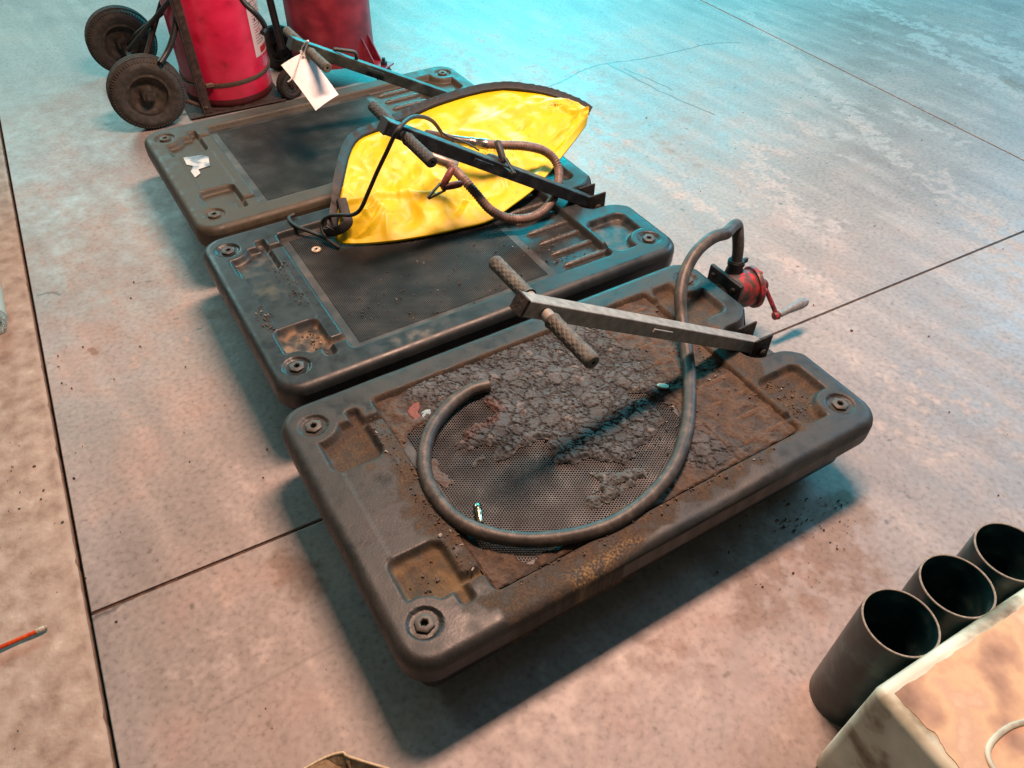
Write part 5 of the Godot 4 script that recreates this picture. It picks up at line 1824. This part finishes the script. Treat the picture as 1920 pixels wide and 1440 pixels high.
# ---------------------------------------------------------------- tan case in the corner
func make_crate() -> void:
	var s := Vector3(0.8632, 0, -0.5048)
	var t := Vector3(0.5048, 0, 0.8632)
	var corner := Vector3(0.512, 0, -0.458)
	var size := Vector3(0.62, 0.302, 0.30)
	var at := corner + s * size.x * 0.5 + t * size.z * 0.5
	var o := thing("worn_case", "worn case with peeling tan paint in the lower right corner, beside the pipes", "case", at)
	var b := Basis(s, Vector3.UP, t)
	var side := mottled([[0.0, Color(0.30, 0.25, 0.17)], [0.22, Color(0.52, 0.50, 0.42)], [0.4, Color(0.72, 0.73, 0.66)], [0.7, Color(0.80, 0.81, 0.74)], [1.0, Color(0.86, 0.85, 0.78)]], 1.6, 0.5, 0.0, 371, 0.010, 0.05, 6)
	var tan_ := mottled([[0.0, Color(0.46, 0.36, 0.29)], [0.25, Color(0.62, 0.50, 0.42)], [0.42, Color(0.72, 0.59, 0.48)], [0.55, Color(0.79, 0.67, 0.53)], [0.7, Color(0.74, 0.62, 0.52)], [1.0, Color(0.88, 0.82, 0.70)]], 1.3, 0.7, 0.0, 372, 0.010, 0.06, 7)
	part("body", box_mesh(Vector3(size.x, size.y - 0.004, size.z), 0.016), side, o, Transform3D(b, Vector3(0, (size.y - 0.004) * 0.5, 0)))
	# weathered paint left on the lid, with a ragged outline
	var nz := FastNoiseLite.new()
	nz.seed = 50
	nz.frequency = 16.0
	nz.fractal_octaves = 4
	var lid := MB.new()
	var rimp := []
	var hx := size.x * 0.5 - 0.02
	var hz := size.z * 0.5 - 0.02
	for k in 240:
		var f := k / 240.0 * 4.0
		var e := int(f)
		var g := f - e
		var p: Vector2 = [Vector2(lerpf(hx, -hx, g), -hz), Vector2(-hx, lerpf(-hz, hz, g)), Vector2(lerpf(-hx, hx, g), hz), Vector2(hx, lerpf(hz, -hz, g))][e]
		rimp.append(p * (1.0 + nz.get_noise_2d(p.x, p.y) * 0.035))
	var mid := lid.vert(Vector3(0, 0.0018, 0), Vector2.ZERO, Color.WHITE, Vector3.UP)
	for p in rimp:
		lid.vert(Vector3(p.x, 0.0016, p.y), p, Color.WHITE, Vector3.UP)
	for k in 240:
		lid.tri(mid, 1 + k, 1 + (k + 1) % 240)
	var low := lid.v.size()
	for p in rimp:
		var q: Vector2 = p.normalized()
		lid.vert(Vector3(p.x, 0.0016, p.y), p, Color.WHITE, Vector3(q.x, 0.4, q.y).normalized())
		lid.vert(Vector3(p.x, -0.001, p.y), p, Color.WHITE, Vector3(q.x, 0.0, q.y).normalized())
	for k in 240:
		var j := (k + 1) % 240
		lid.quad(low + k * 2, low + k * 2 + 1, low + j * 2 + 1, low + j * 2)
	part("lid_paint", lid.commit(), tan_, o, Transform3D(b, Vector3(0, size.y - 0.004, 0)))
	# pressed bead curving over the lid
	var w := []
	for q in [Vector3(0.7089, 0.3000, -0.4174), Vector3(0.6803, 0.3000, -0.4096), Vector3(0.6518, 0.3000, -0.3930), Vector3(0.6354, 0.3000, -0.3757), Vector3(0.6339, 0.3000, -0.3560), Vector3(0.6449, 0.3000, -0.3372)]:
		w.append(q - at)
	part("bead", tube_mesh(curve(w, 7), 0.0042, 10, 0.7), side, o)


# ---------------------------------------------------------------- small things
func flake(pts: Array, y: float, thick: float, sd: int) -> Array:
	var r := RandomNumberGenerator.new()
	r.seed = sd
	var c := Vector2.ZERO
	for q in pts:
		c += q / pts.size()
	var ps := PackedVector2Array()
	for q in pts:
		ps.append(q - c)
	var b := MB.new()
	var tris := Geometry2D.triangulate_polygon(ps)
	for i in range(0, tris.size(), 3):
		var f := [ps[tris[i]], ps[tris[i + 1]], ps[tris[i + 2]]]
		var p := []
		for q in f:
			p.append(Vector3(q.x, thick + sin(q.x * 90.0) * 0.001, q.y))
		if (p[1] - p[0]).cross(p[2] - p[0]).y < 0.0:
			p.reverse()
		b.face(p)
	for i in ps.size():
		var a := ps[i]
		var d := ps[(i + 1) % ps.size()]
		b.face([Vector3(a.x, 0, a.y), Vector3(d.x, 0, d.y), Vector3(d.x, thick, d.y), Vector3(a.x, thick, a.y)])
	return [b.commit(), Vector3(c.x, y, c.y)]


func make_small_things() -> void:
	# paint flakes on the near cart's screen
	var f := flake([Vector2(-0.2079, -1.0612), Vector2(-0.2006, -1.0735), Vector2(-0.1900, -1.0770), Vector2(-0.1871, -1.0605), Vector2(-0.1900, -1.0471), Vector2(-0.1812, -1.0357), Vector2(-0.1765, -1.0213), Vector2(-0.1866, -1.0152), Vector2(-0.1922, -1.0178), Vector2(-0.1949, -1.0322), Vector2(-0.2043, -1.0391), Vector2(-0.2111, -1.0507)], 0.1905, 0.0016, 1)
	var o := part("paint_flake", f[0], mottled([[0.0, Color(0.36, 0.17, 0.14)], [1.0, Color(0.52, 0.27, 0.22)]], 12.0, 0.6, 0.0, 381, 0.02), self, Transform3D(Basis.IDENTITY, f[1]))
	tag(o, "dull red paint flake lying on the near cart's screen", "paint flake", "paint flakes")
	f = flake([Vector2(-0.1826, -1.0488), Vector2(-0.1747, -1.0566), Vector2(-0.1650, -1.0570), Vector2(-0.1629, -1.0467), Vector2(-0.1701, -1.0317), Vector2(-0.1762, -1.0286)], 0.1905, 0.0016, 2)
	o = part("paint_flake", f[0], mottled([[0.0, Color(0.42, 0.50, 0.53)], [1.0, Color(0.60, 0.66, 0.68)]], 12.0, 0.5, 0.0, 382, 0.02), self, Transform3D(Basis.IDENTITY, f[1]))
	tag(o, "pale blue paint flake lying beside the hose", "paint flake", "paint flakes")
	# brass fitting on the near screen
	var at := Vector3(-0.0511, 0.1960, -0.7911)
	var dir := (Vector3(-0.0576, 0.1960, -0.8235) - at).normalized()
	var t := thing("metal_fitting", "small shiny threaded metal fitting on the near screen, against the hose", "fitting", at)
	var chrome := mottled([[0.0, Color(0.42, 0.39, 0.32)], [1.0, Color(0.82, 0.79, 0.70)]], 14.0, 0.22, 0.95, 383, 0.02)
	part("barrel", lathe_mesh([Vector2(0.0048, -0.012), Vector2(0.0062, -0.011), Vector2(0.0062, 0.006), Vector2(0.0072, 0.008), Vector2(0.0072, 0.017), Vector2(0.006, 0.018), Vector2(0.0062, 0.0195)], 20), chrome, t, along(Vector3.ZERO, dir))
	part("nut", lathe_mesh([Vector2(0.0065, 0.0195), Vector2(0.0082, 0.0205), Vector2(0.0082, 0.0285), Vector2(0.007, 0.030), Vector2(0.0, 0.030)], 6), chrome, t, along(Vector3.ZERO, dir))
	# washer on the middle screen
	var wm := lathe_mesh([Vector2(0.0038, 0.0), Vector2(0.0125, 0.0), Vector2(0.0128, 0.0008), Vector2(0.0118, 0.0022), Vector2(0.0092, 0.0024), Vector2(0.0080, 0.0016), Vector2(0.0062, 0.0026), Vector2(0.0040, 0.0026), Vector2(0.0038, 0.0)], 28)
	o = part("washer", wm, mottled([[0.0, Color(0.62, 0.52, 0.43)], [1.0, Color(0.90, 0.80, 0.70)]], 14.0, 0.4, 0.5, 384, 0.02), self, Transform3D(Basis.IDENTITY, Vector3(-0.5101, 0.1870, -1.6069)))
	tag(o, "bright round washer on the middle cart's screen", "washer")
	# half-buried bottle cap in the mud
	var cap := MB.new()
	cap.lathe(Transform3D.IDENTITY, [Vector2(0.0128, -0.001), Vector2(0.0130, 0.0012), Vector2(0.0122, 0.0020), Vector2(0.0, 0.0021)], 28)
	o = part("bottle_cap", cap.commit(), mottled([[0.0, Color(0.42, 0.40, 0.36)], [0.5, Color(0.74, 0.72, 0.66)], [1.0, Color(0.86, 0.84, 0.78)]], 22.0, 0.4, 0.3, 385, 0.02), self, Transform3D(Basis(Vector3(1, 0, 0.1).normalized(), -0.42), Vector3(0.3187, 0.1970, -1.1392)))
	tag(o, "silvery bottle cap stuck in the mud crust beside the hose", "bottle cap")
	# pencil on the rough strip
	var p0 := Vector3(-0.9276, 0.0090, -0.5991)
	var p1 := Vector3(-0.8556, 0.0090, -0.6451)
	var p2 := Vector3(-0.8420, 0.0090, -0.6539)
	var d := (p1 - p0).normalized()
	t = thing("pencil", "orange pencil stub with a silver ferrule lying on the rough strip", "pencil", p0)
	part("shaft", lathe_mesh([Vector2(0, -0.02), Vector2(0.0042, 0.0), Vector2(0.0042, p0.distance_to(p1)), Vector2(0, p0.distance_to(p1))], 6), mottled([[0.0, Color(0.55, 0.16, 0.06)], [0.4, Color(0.78, 0.26, 0.09)], [1.0, Color(0.86, 0.40, 0.14)]], 12.0, 0.45, 0.0, 386, 0.015), t, along(Vector3.ZERO, d))
	part("ferrule", lathe_mesh([Vector2(0.0044, 0.0), Vector2(0.0047, 0.001), Vector2(0.0047, 0.013), Vector2(0.0044, 0.014), Vector2(0, 0.014)], 14), mottled([[0.0, Color(0.55, 0.53, 0.47)], [1.0, Color(0.92, 0.90, 0.82)]], 20.0, 0.4, 0.2, 387, 0.02), t, along(p1 - p0, d))
	part("eraser", lathe_mesh([Vector2(0.0040, 0.0), Vector2(0.0041, 0.003), Vector2(0.003, 0.0045), Vector2(0, 0.0048)], 14), mat(lin(0.35, 0.27, 0.2), 0.8), t, along(p1 + d * 0.014 - p0, d))
	# clear bottle lying at the left edge
	var bc := Vector3(-1.3283, 0.0340, -1.4478)
	var bd := (Vector3(-1.5206, 0.0340, -1.7693) - bc).normalized()
	t = thing("clear_bottle", "clear plastic bottle lying at the left edge of the photo", "bottle", Vector3(bc.x, 0, bc.z))
	var gm := StandardMaterial3D.new()
	gm.transparency = BaseMaterial3D.TRANSPARENCY_ALPHA
	gm.albedo_color = Color(0.75, 0.82, 0.80, 0.35)
	gm.roughness = 0.08
	part("bottle", lathe_mesh([Vector2(0.012, 0.004), Vector2(0.024, 0.0), Vector2(0.032, 0.004), Vector2(0.034, 0.012), Vector2(0.034, 0.20), Vector2(0.028, 0.22), Vector2(0.013, 0.24), Vector2(0.013, 0.26), Vector2(0, 0.26)], 36), gm, t, along(Vector3(0, 0.035, 0), bd))
	part("sleeve", lathe_mesh([Vector2(0.0346, 0.03), Vector2(0.0348, 0.031), Vector2(0.0348, 0.16), Vector2(0.0346, 0.161)], 36), mat(Color(0.62, 0.68, 0.65), 0.5), t, along(Vector3(0, 0.035, 0), bd))
	# crumpled paper sack at the bottom edge
	var sb := Vector3(-0.2445, 0.0000, -0.4125)
	t = thing("paper_sack", "crumpled tan paper sack at the bottom edge of the photo", "sack", Vector3(sb.x, 0, sb.z))
	var sk := MB.new()
	var top := Vector3(-0.2394, 0.1200, -0.4130)
	var ring := [Vector3(-0.3014, 0.1100, -0.3867), Vector3(-0.2662, 0.1150, -0.4063), top, Vector3(-0.2285, 0.1170, -0.4082), Vector3(-0.1642, 0.1000, -0.3967), Vector3(-0.1743, 0.0800, -0.3683), Vector3(-0.2350, 0.0900, -0.3564), Vector3(-0.2916, 0.0900, -0.3622)]
	var mid := Vector3(-0.2227, 0.1050, -0.3889)
	for i in ring.size():
		var a: Vector3 = ring[i]
		var c: Vector3 = ring[(i + 1) % ring.size()]
		var fa := Vector3(lerpf(mid.x, a.x, 0.92), 0.001, lerpf(mid.z, a.z, 0.92) )
		var fc := Vector3(lerpf(mid.x, c.x, 0.92), 0.001, lerpf(mid.z, c.z, 0.92) )
		sk.face([a, c, fc, fa])
		var inner := mid - Vector3.UP * (0.02 if i % 2 else 0.008)
		sk.face([a + Vector3.UP * 0.001, inner, c + Vector3.UP * 0.001])
	part("paper", sk.commit(), mottled([[0.0, Color(0.46, 0.37, 0.27)], [0.5, Color(0.62, 0.53, 0.41)], [1.0, Color(0.78, 0.72, 0.60)]], 8.0, 0.85, 0.0, 388, 0.015, 0.1), t, Transform3D(Basis.IDENTITY, -Vector3(sb.x, 0, sb.z)))
	var rim := []
	for q in curve([ring[0], ring[1], ring[2], ring[3], ring[4]], 4):
		rim.append(q - Vector3(sb.x, 0, sb.z))
	part("folded_rim", tube_mesh(rim, 0.0022, 8), mottled([[0.0, Color(0.62, 0.54, 0.42)], [1.0, Color(0.86, 0.80, 0.68)]], 12.0, 0.8, 0.0, 389, 0.02), t)
	# grit on the floor
	var dirt := StandardMaterial3D.new()
	dirt.vertex_color_use_as_albedo = true
	dirt.roughness = 0.9
	var g1 := Vector3(0.6459, 0.0000, -0.9692)
	var g2 := Vector3(0.5476, 0.0000, -0.8859)
	var g3 := Vector3(-0.7098, 0.0000, -0.8682)
	var g4 := Vector3(-1.0525, 0.0000, -0.9924)
	var g5 := Vector3(1.0827, 0.0000, -1.8673)
	o = part("floor_grit", crumbs_mesh([[Vector3(g1.x, 0.001, g1.z), 0.10, 0.07, 70], [Vector3(g2.x, 0.001, g2.z), 0.18, 0.12, 40], [Vector3(g3.x, 0.001, g3.z), 0.5, 0.5, 30], [Vector3(g4.x, 0.001, g4.z), 0.14, 0.7, 70], [Vector3(g5.x, 0.001, g5.z), 1.2, 1.2, 110]], 7, 0.0012, 0.0042), dirt, self)
	tag(o, "loose brown grit scattered over the concrete floor", "grit")
	o.set_meta("kind", "stuff")
